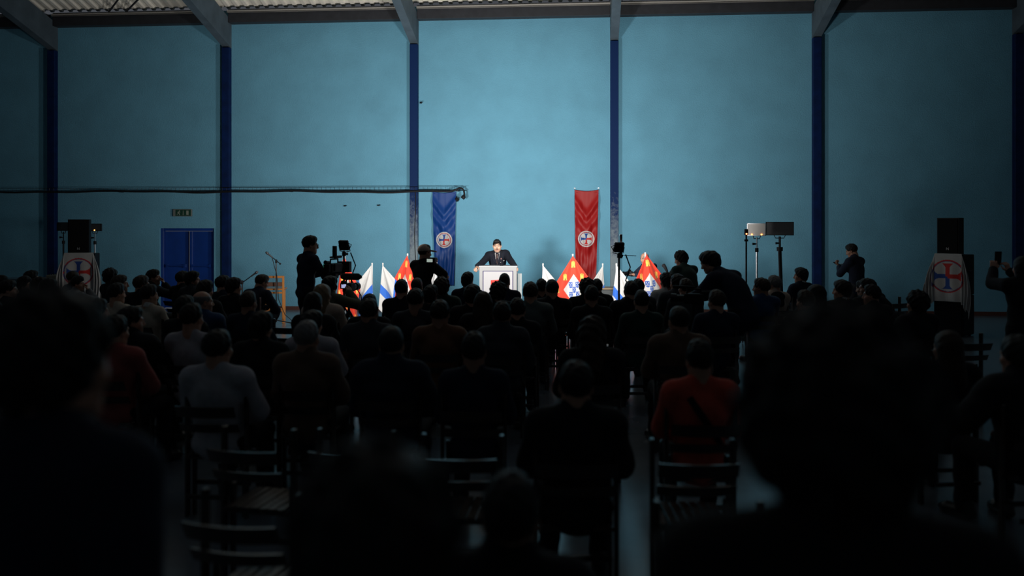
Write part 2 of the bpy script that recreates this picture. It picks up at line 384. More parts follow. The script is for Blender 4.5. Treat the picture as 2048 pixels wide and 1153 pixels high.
# ---- head: origin at its centre, facing +Y; crown z .12, chin z -.125
def head_np(h, wide=1.0):
    g = SDF((-.13, -.16, -.24), (.13, .16, .16), h)
    g.ell((0, -.018, .032), (.077*wide, .096, .088), k=.01); g.ell((0, .022, -.045), (.062*wide, .066, .08), k=.04)
    for x in (-1, 1):
        g.cone((x*.05*wide, .0, -.07), (x*.012, .06, -.105), .022, .02, .03)
        g.cone((x*.045, .068, .020), (x*.012, .082, .016), .012, .012, .02)
        g.ell((x*.05*wide, .05, -.03), (.022, .022, .022), k=.03)
    g.ell((0, .066, -.106), (.024, .02, .02), k=.02)
    g.cone((0, -.03, -.06), (0, -.045, -.20), .056, .062, .03)
    for x in (-1, 1): g.ell((x*.032, .096, -.002), (.017, .018, .011), k=.016, op='sub')
    g.cone((0, .086, .008), (0, .104, -.034), .0085, .013, .012)
    for x in (-1, 1):
        g.ell((x*.013, .092, -.040), (.009, .010, .008), k=.008)
        g.ell((x*.032, .073, -.002), (.0135, .0135, .0135), k=.003)
        g.ell((x*.079*wide, -.004, -.012), (.010, .021, .033), roty(x*.15) @ rotz(x*-.35), k=.006)
        g.ell((x*.086*wide, -.001, -.006), (.007, .010, .016), k=.006, op='sub')
    g.cone((-.02, .083, -.066), (.02, .083, -.066), .007, .007, .008); g.cone((-.017, .081, -.078), (.017, .081, -.078), .0085, .0085, .008)
    V, Q = g.mesh()
    c = V[Q].mean(1); mi = np.zeros(len(Q), int)
    for x in (-1, 1):
        mi[(np.linalg.norm((c-(x*.032, .084, -.002))/(1.5, 1, .75), axis=1) < .0095)] = 1
        mi[(np.linalg.norm((c-(x*.032, .086, -.002)), axis=1) < .0078)] = 2
        e = np.abs(c-(x*.033, .08, .024)); mi[(e[:, 0] < .021) & (np.abs(c[:, 2]-(.024+.004*(1-e[:, 0]/.02))) < (.0075 if h < .005 else .0055)) & (c[:, 1] > .05)] = 2
    mi[(np.abs(c[:, 0]) < .024) & (np.abs(c[:, 2]+.072) < .0085) & (c[:, 1] > .075)] = 3
    return V, Q, mi
# ---- hands: wrist at origin, fingers +Y, back of the hand +Z, thumb at side th (-1 right hand)
def hand_np(th, curl, h=.0055):
    g = SDF((-.10, -.12, -.13), (.10, .22, .05), h)
    g.cone((0, -.035, 0), (0, .01, 0), .029, .026, .01); g.ell((0, .05, -.003), (.040, .052, .017), k=.015); g.cone((-.028, .082, 0), (.028, .082, -.002), .012, .011, .012)
    for i, (x, L) in enumerate(((-.031, .066), (-.0105, .076), (.0105, .072), (.030, .056))):
        x *= -th if th > 0 else 1
        x = x if th < 0 else x
        a = NO((x, .085, -.002)); c1 = curl; d1 = NO((x*.5, cos(c1), -sin(c1))); b = a+d1*L*.52; c2 = curl*2.1
        d2 = NO((0, cos(c2), -sin(c2))); c = b+d2*L*.3; c3 = curl*2.9; e = c+NO((0, cos(c3), -sin(c3)))*L*.22
        g.cone(a, b, .0095, .0085, .004); g.cone(b, c, .0085, .0078, .004); g.cone(c, e, .0078, .007, .004)
    g.cone((th*.028, .018, -.008), (th*.056, .052, -.022), .015, .0115, .012); g.cone((th*.056, .052, -.022), (th*.058-th*.02*curl, .086, -.03-.02*curl), .0105, .0085, .006)
    return g.mesh()
HANDS = {(th, c): hand_np(th, c) for th in (-1, 1) for c in (.25, .75)}
HEADS = {'far': head_np(.0085), 'speaker': head_np(.0048), 'near': head_np(.0065), 'slim': head_np(.0085, .95)}
HAIRC = {}
def hair_np(style):
    if style in HAIRC: return HAIRC[style]
    big = style in ('long', 'longcurly'); h = .0085
    g = SDF((-.19, -.22, -.42 if big else -.22), (.19, .17, .22), h)
    e = {'buzz': .004, 'short': .010, 'full': .018, 'curly': .028, 'long': .016, 'longcurly': .024, 'ring': .005, 'afro': .055, 'fade': .008, 'quiff': .006}[style]
    g.ell((0, -.018, .032), (.077+e, .096+e, .088+e), k=.01)
    if style in ('short', 'fade'): g.ell((0, .012, .082), (.062, .075, .052), k=.02)
    if style == 'quiff': g.ell((.010, .012, .080), (.060, .080, .054), k=.02); g.cone((-.03, .074, .098), (.04, .070, .102), .020, .025, .02)
    if style == 'full': g.ell((.015, .012, .078), (.075, .088, .062), k=.02); g.ell((0, -.06, -.03), (.072, .055, .06), k=.03)
    if style == 'curly': g.ell((0, -.05, -.03), (.085, .07, .065), k=.03)
    if big:
        wd = .100 if style == 'longcurly' else .084
        g.cone((0, -.045, .0), (0, -.085, -.24), wd, wd*.92, .03); g.cone((-.06, -.03, 0), (-.085, -.06, -.24), .045, .035, .03); g.cone((.06, -.03, 0), (.085, -.06, -.24), .045, .035, .03)
    # hairline: forehead - temple - nape
    if big: g.cut((0, .95, -.31), .045, .012); g.cut((0, 1, 0), .085, .01)
    else:
        up = {'buzz': .0, 'short': -.010, 'full': -.024, 'curly': -.025, 'ring': .0, 'afro': -.03, 'fade': -.004, 'quiff': .006}[style]
        n = NO((0, .86, -.51)); g.cut(n, n@NO((0, .088, .074 if style == 'quiff' else .066)), .010)
        n = NO((0, .366, -.93)); g.cut(n, n@NO((0, -.1, -.083+up)), .008)
        if style not in ('afro', 'quiff'): g.cut((0, 1, -.25), .080, .012)
    if style == 'ring': g.ell((0, .04, .11), (.062, .10, .06), k=.01, op='sub'); g.cut((0, .0, 1), .07, .01)
    V, Q = g.mesh()
    amp, fr = {'curly': (.007, 75), 'longcurly': (.009, 55), 'afro': (.009, 80), 'full': (.0035, 70), 'long': (.002, 60), 'short': (.0026, 85), 'quiff': (.003, 80)}.get(style, (.001, 90))
    r = V-NO((0, -.02, .02)); r /= np.linalg.norm(r, axis=1)[:, None]
    ns = (np.sin(V[:, 0]*fr+1)*np.sin(V[:, 1]*fr*1.1+2)+np.sin(V[:, 2]*fr*.9+V[:, 0]*fr*.7)*np.cos(V[:, 1]*fr*1.3+V[:, 2]*fr*.4))
    V = V+r*(ns*amp)[:, None]
    me = mesh_np('hair', V, Q); HAIRC[style] = me; return me
# ---- poses (person frame: faces +Y, floor at z 0)
def ik(S_, W, pole, l1, l2):
    S_ = NO(S_, float); W = NO(W, float); d = W-S_; L = np.linalg.norm(d); L2 = min(L, (l1+l2)*.995); d /= L; W = S_+d*L2
    a = (l1*l1-l2*l2+L2*L2)/(2*L2); hh = math.sqrt(max(l1*l1-a*a, 0)); p = NO(pole, float); p = p-d*(p@d); p /= np.linalg.norm(p)
    return S_+d*a+p*hh, W
def pose(pel, lean, arms, legs, sit, side=0, roundb=0, headf=.03, lift=(0, 0), neckl=1.0):
    J = {}; pel = NO(pel, float); l0, l1 = lean-roundb, lean+roundb
    d0 = NO((sin(side), sin(l0)*cos(side), cos(l0)*cos(side))); d1 = NO((sin(side*.6), sin(l1), cos(l1))); d1 /= np.linalg.norm(d1)
    J['pel'] = pel; J['bel'] = pel+d0*.14; J['che'] = J['bel']+(d0*.4+d1*.6)*.17; J['nek'] = J['che']+d1*.185; J['d0'], J['d1'] = d0, d1
    d2 = NO((0, sin(l1*.55), cos(l1*.55))); J['hed'] = J['nek']+d2*.137*neckl+NO((0, headf, 0))
    up = J['che']+d1*.125; fw = np.cross(NO((1, 0, 0)), d1)*-1
    for i, s_ in enumerate((-1, 1)):
        J['sh', s_] = up+NO((s_*.172, 0, lift[i])); wr, pole_, fd, bk, curl = arms[i]
        J['el', s_], J['wr', s_] = ik(J['sh', s_], wr, pole_, .285, .255); J['hd', s_] = (fd, bk, curl)
        J['hip', s_] = pel+NO((s_*.092, 0, -.02)); kn, an, tz = legs[i]
        if kn is None: J['kn', s_], J['an', s_] = ik(J['hip', s_], an, (s_*.1, 1, 0), .42, .42)
        else: J['kn', s_], J['an', s_] = NO(kn, float), NO(an, float)
        J['toe', s_] = tz
    J['sit'] = sit; return J
def A(w_, pole_=(0, -.5, -1), fd=(0, 1, -.2), bk=(0, .2, 1), c=.25): return (w_, pole_, fd, bk, c)
SL = [((-.13, .42, .49), (-.14, .40, .09), .2), ((.13, .42, .49), (.14, .40, .09), -.2)]
SLC = [((-.10, .43, .49), (-.10, .44, .09), .1), ((.06, .45, .60), (-.20, .60, .34), .3)]
ST = [(None, (-.11, .0, .09), .2), (None, (.11, .02, .09), -.2)]
STW = [(None, (-.15, -.03, .09), .2), (None, (.15, .09, .09), -.2)]
lap = [A((-.07, .25, .60), (-1, -.3, -.6), (.6, .7, -.2)), A((.07, .26, .61), (1, -.3, -.6), (-.6, .7, -.2))]
kneeh = [A((-.14, .34, .60), (-1, -.2, -.6), (.1, 1, -.25)), A((.14, .34, .60), (1, -.2, -.6), (-.1, 1, -.25))]
P0 = (0, 0, .505)
POSES = {
 'sit': pose(P0, R(-6), lap, SL, 1), 'sitknee': pose(P0, R(4), kneeh, SL, 1, roundb=R(5)),
 'sitcross': pose(P0, R(-9), [A((.10, .22, .80), (-1, 0, -.8), (1, .3, 0), (0, 1, .3)), A((-.10, .25, .84), (1, 0, -.8), (-1, .3, 0), (0, 1, .3))], SLC, 1),
 'sitfist': pose(P0, R(8), [lap[0], A((.10, .24, 1.02), (.8, .2, -1), (-.3, -.2, 1), (.5, 1, 0), .75)], SL, 1, roundb=R(6)),
 'sitlean': pose(P0, R(16), kneeh, SL, 1, roundb=R(10), side=R(-6)),
 'sitphone': pose(P0, R(16), [A((-.06, .40, .68), (-1, -.3, -.6), (.3, 1, .4), (0, .6, -1), .75), A((.09, .36, .66), (1, -.3, -.6), (-.5, 1, .2), (.4, .3, 1), .75)], SLC, 1, roundb=R(14)),
 'sitbent': pose(P0, R(42), [A((-.12, .45, .42), (-1, .2, 0), (0, .6, -1)), A((.12, .45, .42), (1, .2, 0), (0, .6, -1))], SL, 1, roundb=R(14)),
 'sitcam': pose(P0, R(10), [A((-.12, .40, .88), (-1, 0, -.7), (.3, 1, .4), (-.8, 0, .4), .75), A((.17, .36, 1.02), (1, 0, -.8), (-.1, .8, .7), (.9, -.2, .3), .75)], SL, 1, roundb=R(7)),
 'sitreach': pose(P0, R(6), [A((-.46, .30, .80), (-.4, -.5, -1), (-1, .5, .3), (0, 0, 1), .75), kneeh[1]], SL, 1),
 'stand': pose((0, 0, .93), R(1), [A((-.25, .06, .86), (-.3, -1, 0), (.05, .15, -1), (-1, .2, 0)), A((.25, .06, .86), (.3, -1, 0), (-.05, .15, -1), (1, .2, 0))], ST, 0),
 'standcam': pose((0, 0, .93), R(3), [A((-.12, .36, 1.16), (-.6, -.3, -1), (.3, 1, 0), (0, 0, 1), .75), A((.13, .42, 1.16), (.5, -.3, -1), (-.1, 1, 0), (.2, 0, 1), .75)], STW, 0, roundb=R(3)),
 'standlcd': pose((0, 0, .93), R(1), [A((-.05, .30, 1.28), (-.8, 0, -1), (.5, 1, .3), (0, -.3, 1), .75), A((.13, .33, 1.24), (1, 0, -.7), (-.3, 1, .5), (.6, 0, .6), .75)], ST, 0, roundb=R(3)),
 'standphone': pose((0, 0, .93), R(4), [A((-.04, .33, 1.26), (-.7, 0, -1), (.2, .8, .7), (0, .9, -.6), .75), A((.08, .29, 1.22), (.9, 0, -1), (-.5, .9, .3), (.6, .5, -.4), .75)], STW, 0, roundb=R(5), headf=.05),
 'standraise': pose((0, 0, .93), R(0), [A((-.10, .46, 1.52), (-.9, .2, -1), (.2, .25, 1), (-.4, -1, 0), .75), A((.08, .44, 1.50), (.9, .2, -1), (-.3, .2, 1), (.5, -1, 0), .75)], ST, 0),
 'bend': pose((0, -.12, .90), R(30), [A((-.10, .50, 1.00), (-.8, 0, -1), (.2, 1, .1), (-.5, 0, .8), .75), A((.12, .52, .98), (.8, 0, -1), (-.2, 1, .1), (.5, 0, .8), .75)], STW, 0, roundb=R(14), headf=.08),
 'bendcam': pose((0, -.1, .90), R(19), [A((-.07, .52, 1.13), (-.8, 0, -1), (.2, 1, .5), (-.6, 0, .6), .75), A((.08, .50, 1.13), (.8, 0, -1), (-.1, 1, .6), (.8, 0, .4), .75)], STW, 0, roundb=R(12), headf=.06),
 'podium': pose((0, -.17, .93), R(15), [A((-.375, .40, 1.145), (-.25, -.4, -1), (-.35, .8, -.5), (-.4, .3, .9), .75), A((.375, .40, 1.145), (.25, -.4, -1), (.35, .8, -.5), (.4, .3, .9), .75)], ST, 0, roundb=R(4), headf=.05, lift=(.03, -.005)),
}
TOPK = {'suit': (.020, .022, .05), 'shirt': (.012, .013, .035), 'sweater': (.022, .02, .04), 'puffer': (.038, .036, .05), 'coat': (.028, .026, .05), 'tee': (.013, .016, .035), 'hoodie': (.028, .026, .05)}
def frame_of(d): d = d/np.linalg.norm(d); x = NO((1, 0, 0.)); x = x-d*(x@d); x /= np.linalg.norm(x); return np.column_stack([x, np.cross(d, x), d])
def torso(g, J, e, ks):
    M0, M1 = frame_of(J['d0']), frame_of(J['d1'])
    g.ell(J['pel']-J['d0']*.015, (.158+e, .118+e, .115+e), M0, k=ks); g.ell(J['bel'], (.142+e, .106+e, .15+e), M0, k=ks)
    g.ell(J['che'], (.158+e, .112+e, .165+e), M1, k=ks)
    g.cone(J['sh', -1]-NO((-.02, 0, .01)), J['sh', 1]-NO((.02, 0, .01)), .054+e, .054+e, ks)
    nb = J['nek']+J['d1']*.0
    for s_ in (-1, 1): g.cone(nb-J['d1']*.005, J['sh', s_]+NO((0, 0, .012)), .048+e*.7, .045+e*.7, ks)
def arm(g, J, s_, e, ks, end=0.0, k0=.03):
    g.cone(J['sh', s_], J['el', s_], .054+e, .042+e, k0)
    wr = J['wr', s_]+(J['el', s_]-J['wr', s_])*end
    g.cone(J['el', s_], wr, .042+e, .029+e, .015)
def bounds(J, legs=True, m=.16):
    ks = ['pel', 'bel', 'che', 'nek']+[(a, s_) for a in ('sh', 'el', 'wr') for s_ in (-1, 1)]
    if legs: ks += [(a, s_) for a in ('hip', 'kn', 'an') for s_ in (-1, 1)]
    P = np.stack([J[k] for k in ks]); return P.min(0)-m, P.max(0)+m
CACHE = {}
def top_mesh(pn, style):
    key = ('top', pn, style)
    if key in CACHE: return CACHE[key]
    J = POSES[pn]; e, ea, ks = TOPK[style]; lo, hi = bounds(J, False, .24); g = SDF(lo, hi, .0175)
    torso(g, J, e, ks); d0, d1 = J['d0'], J['d1']
    if style in ('suit', 'coat') and not J['sit']: g.ell(J['pel']-d0*.10, (.155+e, .12+e, .14), frame_of(d0), k=.04)
    for s_ in (-1, 1):
        if style == 'tee': g.cone(J['sh', s_], J['sh', s_]+(J['el', s_]-J['sh', s_])*.8, .06+ea, .058+ea, .03)
        else: arm(g, J, s_, ea, ks, .06)
    if style == 'suit':
        for s_ in (-1, 1): g.ell(J['sh', s_]+NO((s_*.004, 0, .010)), (.066, .07, .05), k=.03)
    hr = J['hed']-J['nek']; hr = hr/np.linalg.norm(hr)
    ch = {'suit': .036, 'coat': .052, 'puffer': .06, 'shirt': .02, 'sweater': .022, 'hoodie': .02, 'tee': .006}[style]
    g.cone(J['nek']-d1*.02, J['nek']+hr*ch, .064+e*.55, .060+e*.4, .018)
    if style == 'hoodie': g.ell(J['nek']-NO((0, .085, .03)), (.12, .06, .085), k=.04)
    V, Q = g.mesh(); fr = 16 if style != 'puffer' else 9
    am = {'suit': .0025, 'shirt': .004, 'sweater': .003, 'puffer': .006, 'coat': .004, 'tee': .004, 'hoodie': .005}[style]
    ph = len(pn)
    n = np.stack([np.sin(V[:, 2]*fr*2.1+V[:, 0]*fr+ph), np.sin(V[:, 2]*fr*1.7+V[:, 0]*fr*1.3+ph*2)+.5*np.sin(V[:, 0]*fr*3), .4*np.sin(V[:, 0]*fr*2+ph)], 1)
    if style == 'puffer': n[:, 1] += 1.0*np.abs(np.sin(V[:, 2]*28))*np.sign(V[:, 1]-J['che'][1]); n[:, 0] += .8*np.abs(np.sin(V[:, 2]*28))*np.sign(V[:, 0])
    me = mesh_np('jacket', V+n*am, Q); CACHE[key] = me; return me
def pants_mesh(pn):
    key = ('pants', pn)
    if key in CACHE: return CACHE[key]
    J = POSES[pn]; lo, hi = bounds(J, True, .2); hi[2] = J['pel'][2]+.16; g = SDF(lo, hi, .02)
    e = .011; g.ell(J['pel']-J['d0']*.02, (.158+e, .118+e, .11+e), frame_of(J['d0']), k=.03)
    for s_ in (-1, 1):
        g.cone(J['hip', s_], J['kn', s_], .082+e, .056+e, .03); g.cone(J['kn', s_], J['an', s_]+NO((0, 0, -.02)), .056+e, .046+e, .02)
    V, Q = g.mesh(); V = V+.004*np.stack([np.sin(V[:, 2]*40), np.sin(V[:, 2]*36+V[:, 0]*20), 0*V[:, 0]], 1)
    me = mesh_np('trousers', V, Q); CACHE[key] = me; return me
def shoe_mesh():
    if 'shoe' in CACHE: return CACHE['shoe']
    g = SDF((-.09, -.13, -.04), (.09, .24, .15), .011)
    g.cone((0, -.045, .045), (0, .13, .03), .042, .046, .02); g.cone((0, .13, .03), (0, .17, .028), .044, .034, .02); g.cone((0, -.03, .05), (0, -.025, .10), .04, .044, .02); g.cut((0, 0, -1), 0, .004)
    V, Q = g.mesh(); CACHE['shoe'] = mesh_np('shoe', V, Q); return CACHE['shoe']
def body_mesh(pn, hk, hr):
    key = ('body', pn, hk, hr)
    if key in CACHE: return CACHE[key]
    bk = ('bodybase', pn); J = POSES[pn]
    if bk not in CACHE:
        lo, hi = bounds(J, True, .16); g = SDF(lo, hi, .024); torso(g, J, -.004, .05)
        g.cone(J['nek']-J['d1']*.04, J['nek']+(J['hed']-J['nek'])*.35, .062, .052, .02)
        for s_ in (-1, 1):
            arm(g, J, s_, -.003, .03); g.cone(J['hip', s_], J['kn', s_], .078, .052, .03); g.cone(J['kn', s_], J['an', s_], .052, .036, .02)
            ft = rotz(J['toe', s_]) @ NO((0, .14, -.05)); g.cone(J['an', s_]-NO((0, 0, .035)), J['an', s_]+ft, .033, .028, .02)
        V, Q = g.mesh(); Vs, Qs = [V], [Q]; n = len(V)
        for s_ in (-1, 1):
            fd, b_, c = J['hd', s_]; Vh, Qh = HANDS[(-s_, c)]; Vs.append(Vh @ basis(fd, b_).T+J['wr', s_]); Qs.append(Qh+n); n += len(Vh)
        CACHE[bk] = (np.concatenate(Vs), np.concatenate(Qs))
    V, Q = CACHE[bk]; Vh, Qh, mi = HEADS[hk]; Mh = headM(J, hr)
    Vn = Vh.copy(); t = np.clip((-.09-Vn[:, 2])/.11, 0, 1)[:, None]
    Vt = Vn @ Mh.T+J['hed']; Vr = Vn @ headM(J, tuple(np.array(hr)*.2)).T+J['hed']
    Vt = Vt*(1-t)+Vr*t
    tgt = J['nek']+(J['hed']-J['nek'])*-.25; low = J['hed']+NO((0, -.045, -.20))
    Vt = Vt+(tgt-low)*t*t
    me = mesh_np('body', np.concatenate([V, Vt]), np.concatenate([Q, Qh+len(V)]), True, np.concatenate([np.zeros(len(Q), int), mi]))
    CACHE[key] = me; return me
def headM(J, hr): return rotz(R(hr[0])) @ rotx(R(hr[1]))
def M4(M, t): m = Matrix.Identity(4); m3 = Matrix([list(r) for r in M]); m = m3.to_4x4(); m.translation = Vector(t); return m
skin = mat('skin', (.52, .27, .18), .5, var=.08, scale=30); skin2 = mat('tanned skin', (.40, .20, .13), .5, var=.08, scale=30)
eyew = mat('eye white', (.55, .5, .46), .3); eyed = mat('dark iris and brow', (.02, .014, .012), .4); lips = mat('lips', (.42, .14, .11), .45)
leather = mat('black leather', (.012, .011, .011), .35)
HC = {'black': mat('black hair', (.010, .009, .009), .5, spec=.25, var=.3, scale=90, bump=.6, bscale=160, stretch=(1, 1, .25)), 'brown': mat('brown hair', (.035, .020, .012), .5, spec=.3, var=.3, scale=90, bump=.6, bscale=160, stretch=(1, 1, .25)),
      'grey': mat('grey hair', (.16, .15, .145), .5, var=.3, scale=90, bump=.6, bscale=160), 'blonde': mat('dark blonde hair', (.22, .14, .07), .45, var=.3, scale=80, bump=.6, bscale=140, stretch=(1, 1, .2))}
CL = {}
for n_, c_ in dict(black=(.011, .011, .014), navy=(.014, .020, .040), charcoal=(.040, .042, .050), grey=(.14, .14, .15), brown=(.13, .075, .050), beige=(.50, .38, .30), red=(.66, .085, .05), darkred=(.34, .07, .06), pale=(.42, .40, .43), olive=(.060, .068, .040), inkblue=(.007, .009, .016), blue=(.014, .05, .13), green=(.008, .035, .028), white=(.62, .60, .58), palebeige=(.50, .42, .33), rust=(.19, .085, .045), sage=(.10, .12, .115)).items():
    CL[n_] = mat(n_+' cloth', c_, .85, var=.12, scale=25, bump=.25, bscale=220, sheen=0 if n_ in ('black', 'navy', 'inkblue', 'charcoal') else .15, spec=.25)
def collar_mesh():
    if 'collar' in CACHE: return CACHE['collar']
    CACHE['collar'] = MB().lathe([(.070, -.02), (.0665, .022), (.062, .034), (.058, .026), (.06, -.02)], n=20).mesh('shirt_collar', True); return CACHE['collar']
def cap_mesh():
    if 'cap' in CACHE: return CACHE['cap']
    g = SDF((-.12, -.16, -.05), (.12, .24, .18), .008); g.ell((0, -.018, .032), (.089, .108, .102), k=.01); g.ell((0, -.018, .025), (.080, .099, .092), k=.005, op='sub'); g.cut((0, .1, -1), -.028, .004)
    g.ell((0, .135, .030), (.075, .075, .012), rotx(-.18), k=.01); V, Q = g.mesh(); CACHE['cap'] = mesh_np('cap', V, Q); return CACHE['cap']
def person(pn, loc, rz, label, hair='short', hc='black', top='suit', tc='navy', pc='black', hr=(0, 0), scale=1.0, collar=None, hk='far', sk=None, group=None, wide=1.0):
    t = thing('person', label, 'person', loc, rz, group, scale); J = POSES[pn]; sk = sk or skin
    t.scale = (scale*wide, scale*wide, scale)
    obj('body', body_mesh(pn, hk, hr), [sk, eyew, eyed, lips], t)
    Mh = headM(J, hr)
    if hair == 'cap':
        o = obj('cap', cap_mesh(), CL[hc], t); o.matrix_basis = M4(Mh, J['hed'])
        o = obj('hair', hair_np('fade'), HC['brown'], t); o.matrix_basis = M4(Mh, J['hed'])
    elif hair: o = obj('hair', hair_np(hair), HC[hc], t); o.matrix_basis = M4(Mh, J['hed'])
    obj('jacket' if top in ('suit', 'puffer', 'coat') else {'shirt': 'shirt', 'tee': 'shirt', 'sweater': 'sweater', 'hoodie': 'hoodie'}[top], top_mesh(pn, top), CL[tc], t)
    obj('trousers', pants_mesh(pn), CL[pc], t)
    for s_ in (-1, 1):
        o = obj('shoe', shoe_mesh(), leather, t); an = J['an', s_]
        tilt = 0 if an[2] < .12 else R(-20); o.location = (an[0], an[1], an[2]-.09); o.rotation_euler = (tilt, 0, J['toe', s_])
    if collar:
        hd = J['hed']-J['nek']; hd = hd/np.linalg.norm(hd); o = obj('shirt_collar', collar_mesh(), CL[collar], t); o.matrix_basis = M4(frame_of(hd), J['nek']+hd*.022+NO((0, -.004, 0)))
    return t
# ---------------------------------------------------------------- printed cloth: dense grids with the print as a colour attribute
BLU, RED_, WHT, GLD, RNG = (.012, .055, .26), (.46, .018, .014), (.52, .515, .50), (.72, .44, .07), (.06, .05, .16)
def cloth(name, nu, nv, pos, colf, m, parent=None, thick=.004):
    u, v = np.meshgrid(np.linspace(0, 1, nu), np.linspace(0, 1, nv), indexing='ij'); V = pos(u, v).reshape(-1, 3)
    i = np.arange(nu*nv).reshape(nu, nv); Q = np.stack([i[:-1, :-1], i[1:, :-1], i[1:, 1:], i[:-1, 1:]], -1).reshape(-1, 4)
    me = mesh_np(name, V, Q); C = np.ones((nu*nv, 4), np.float32); C[:, :3] = colf(u, v).reshape(-1, 3)
    a = me.color_attributes.new('print', 'FLOAT_COLOR', 'POINT'); a.data.foreach_set('color', C.ravel())
    o = obj(name, me, m, parent)
    sm = o.modifiers.new('thickness', 'SOLIDIFY'); sm.thickness = thick; sm.offset = 0
    return o
def paint(C, mask, col): C[mask] = col
def emblem(C, x, y, r, flip=False, disc=True):
    "cross with flared arms in a ring; x right, y up, radius r of the white disc"
    rr = np.hypot(x, y)
    if disc: paint(C, rr < r, WHT)
    ring = (rr < r*.86) & (rr > r*.77); paint(C, ring, np.array(RED_)); paint(C, ring & ((np.abs(np.arctan2(y, x)) > 2.6) | (rr < r*.80)), RNG)
    paint(C, ring & (np.abs(y) < r*.05), RED_)
    def armm(a, b):
        w_ = r*.105+np.clip(np.abs(a)-r*.40, 0, 1)**2*2.6/r; return (np.abs(a) < r*.66) & (np.abs(b) < w_)
    ve, ho = armm(y, x), armm(x, y); b_ = (ve & (y > -x*0) & (y > -r*.1) & ((x < r*.02) | (y > r*.10))) | (ho & (x < 0)); rd = (ve | ho) & ~b_
    if flip: b_, rd = (ve & (y < 0)) | (ho & (x < 0)), (ve & (y >= 0)) | (ho & (x >= 0))
    paint(C, b_, BLU); paint(C, rd, RED_)
satin = mat('printed satin', (1, 1, 1), .5, attr='print', spec=.3); cotton = mat('printed cotton', (1, 1, 1), .8, attr='print', sheen=.1)
def banner(name, label, x0, x1, xb0, xb1, y0, y1, ye, col, seed):
    p0, p1 = wallp(x0, y0), wallp(x1, y0); pb0, pb1 = wallp(xb0, y1), wallp(xb1, y1); wdt = p1[0]-p0[0]; hgt = p0[2]-pb0[2]
    t = thing(name, label, 'banner', (p0[0], YW-.05, p0[2]))
    ze = wallp(x0, ye)[2]
    def pos(u, v):
        xl = (pb0[0]-p0[0])*v**1.2; xr = wdt+(pb1[0]-p1[0])*v**1.2; X = xl+(xr-xl)*u; z = -hgt*v-.035*np.sin(pi*u)*(v < .02)
        s_ = (u-.5)*2; y = 0
        # swags hanging between the two top corners, becoming long folds
        sv = np.sqrt(s_*s_+.012)
        for k, (c, a, wd) in enumerate(((.10, .075, .05), (.25, .085, .06), (.43, .07, .07), (.64, .045, .08), (.88, .03, .08))):
            dpt = v-(c+(.17-.02*k)*(1-sv)); y = y-a*np.exp(-(dpt/wd)**2)*(1-.45*np.abs(s_))
        y = y-.02*np.abs(np.sin(u*pi*3.2+seed+.7*np.sin(v*5+u*2)))*np.clip(v*2, .1, 1)-.012*np.sin(u*23+v*9+seed)*np.clip(v, .1, 1)-.02*np.sin(pi*u)
        return np.stack([X, y, z], -1)
    def colf(u, v):
        C = np.empty(u.shape+(3,)); C[:] = col; P = pos(u, v); xc = (pos(np.array([.5]), np.array([(p0[2]-ze)/hgt]))[0, 0])
        emblem(C, P[..., 0]-xc, (P[..., 2]-(ze-p0[2])), .178); C[(v > .993)] = np.array(col)*.7; return C
    cloth('banner_cloth', 90, 330, pos, colf, satin, t)
    obj('hanging_loop', MB().tube([(0, .02, .03), (0, -.005, 0)], .006, 6).box((0, .03, .035), (.03, .02, .02)), steel, t); obj('hanging_loop', MB().tube([(wdt, .02, .03), (wdt, -.005, 0)], .006, 6).box((wdt, .03, .035), (.03, .02, .02)), steel, t)
    return t
banner('wall_banner', 'long blue banner with cross emblem hanging left of the speaker', 866, 913, 872, 909, 383.5, 571, 480, (.004, .042, .20), 0.4)
banner('wall_banner', 'long red banner with cross emblem hanging right of the speaker', 1149.5, 1197, 1152, 1191, 380, 590, 478, (.30, .006, .006), 2.1)
# ---- flags draped from short poles
ARM = [(0, 0), (1, 0), (-1, 0), (0, 1), (0, -1)]
def col_red(u, v):
    C = np.empty(u.shape+(3,)); C[:] = (.60, .035, .012); i0, i1 = .27, .73
    paint(C, (u > i0) & (u < i1) & (v > i0) & (v < i1), WHT)
    for k, (cx, cy) in enumerate([(.13, .13), (.5, .13), (.87, .13), (.13, .5), (.87, .5), (.13, .87), (.5, .87), (.87, .87)]):
        # castle: three towers on a base, turned 45 degrees to the flag so that it stands upright when hung by the corner
        q = (u-cx+v-cy)/1.414; p = (u-cx-(v-cy))/1.414; w_ = .052
        cas = (np.abs(p) < w_) & (q > -.03) & (q < .062); cas |= (np.abs(p) < w_*1.15) & (q > .04) & (q < .062)
        for t_ in (-.038, 0, .038): cas |= (np.abs(p-t_) < .0135) & (q > -.062-(t_ == 0)*.012) & (q <= -.02)
        paint(C, cas, GLD); paint(C, (np.abs(p) < .011) & (q > .025) & (q < .062), (.03, .03, .03))
    for ax, ay in ARM:
        cx, cy = .5+ax*.145, .5+ay*.145; q = (u-cx+v-cy)/1.414; p = (u-cx-(v-cy))/1.414
        sh = (np.abs(p) < .055) & (q > -.060) & (np.where(q > .005, (p/.055)**2+((q-.005)/.062)**2 < 1, True)); paint(C, sh, (.015, .07, .32))
        for dx, dy in ((0, 0), (-.026, -.03), (.026, -.03), (-.024, .026), (.024, .026)): paint(C, np.hypot(p-dx, q-dy) < .0115, WHT)
    return C
def col_blue(u, v):
    C = np.empty(u.shape+(3,)); C[:] = (.52, .515, .50); b_ = ((u > .435) & (u < .64)) | ((v > .435) & (v < .64)); paint(C, b_, (.02, .12, .50)); return C
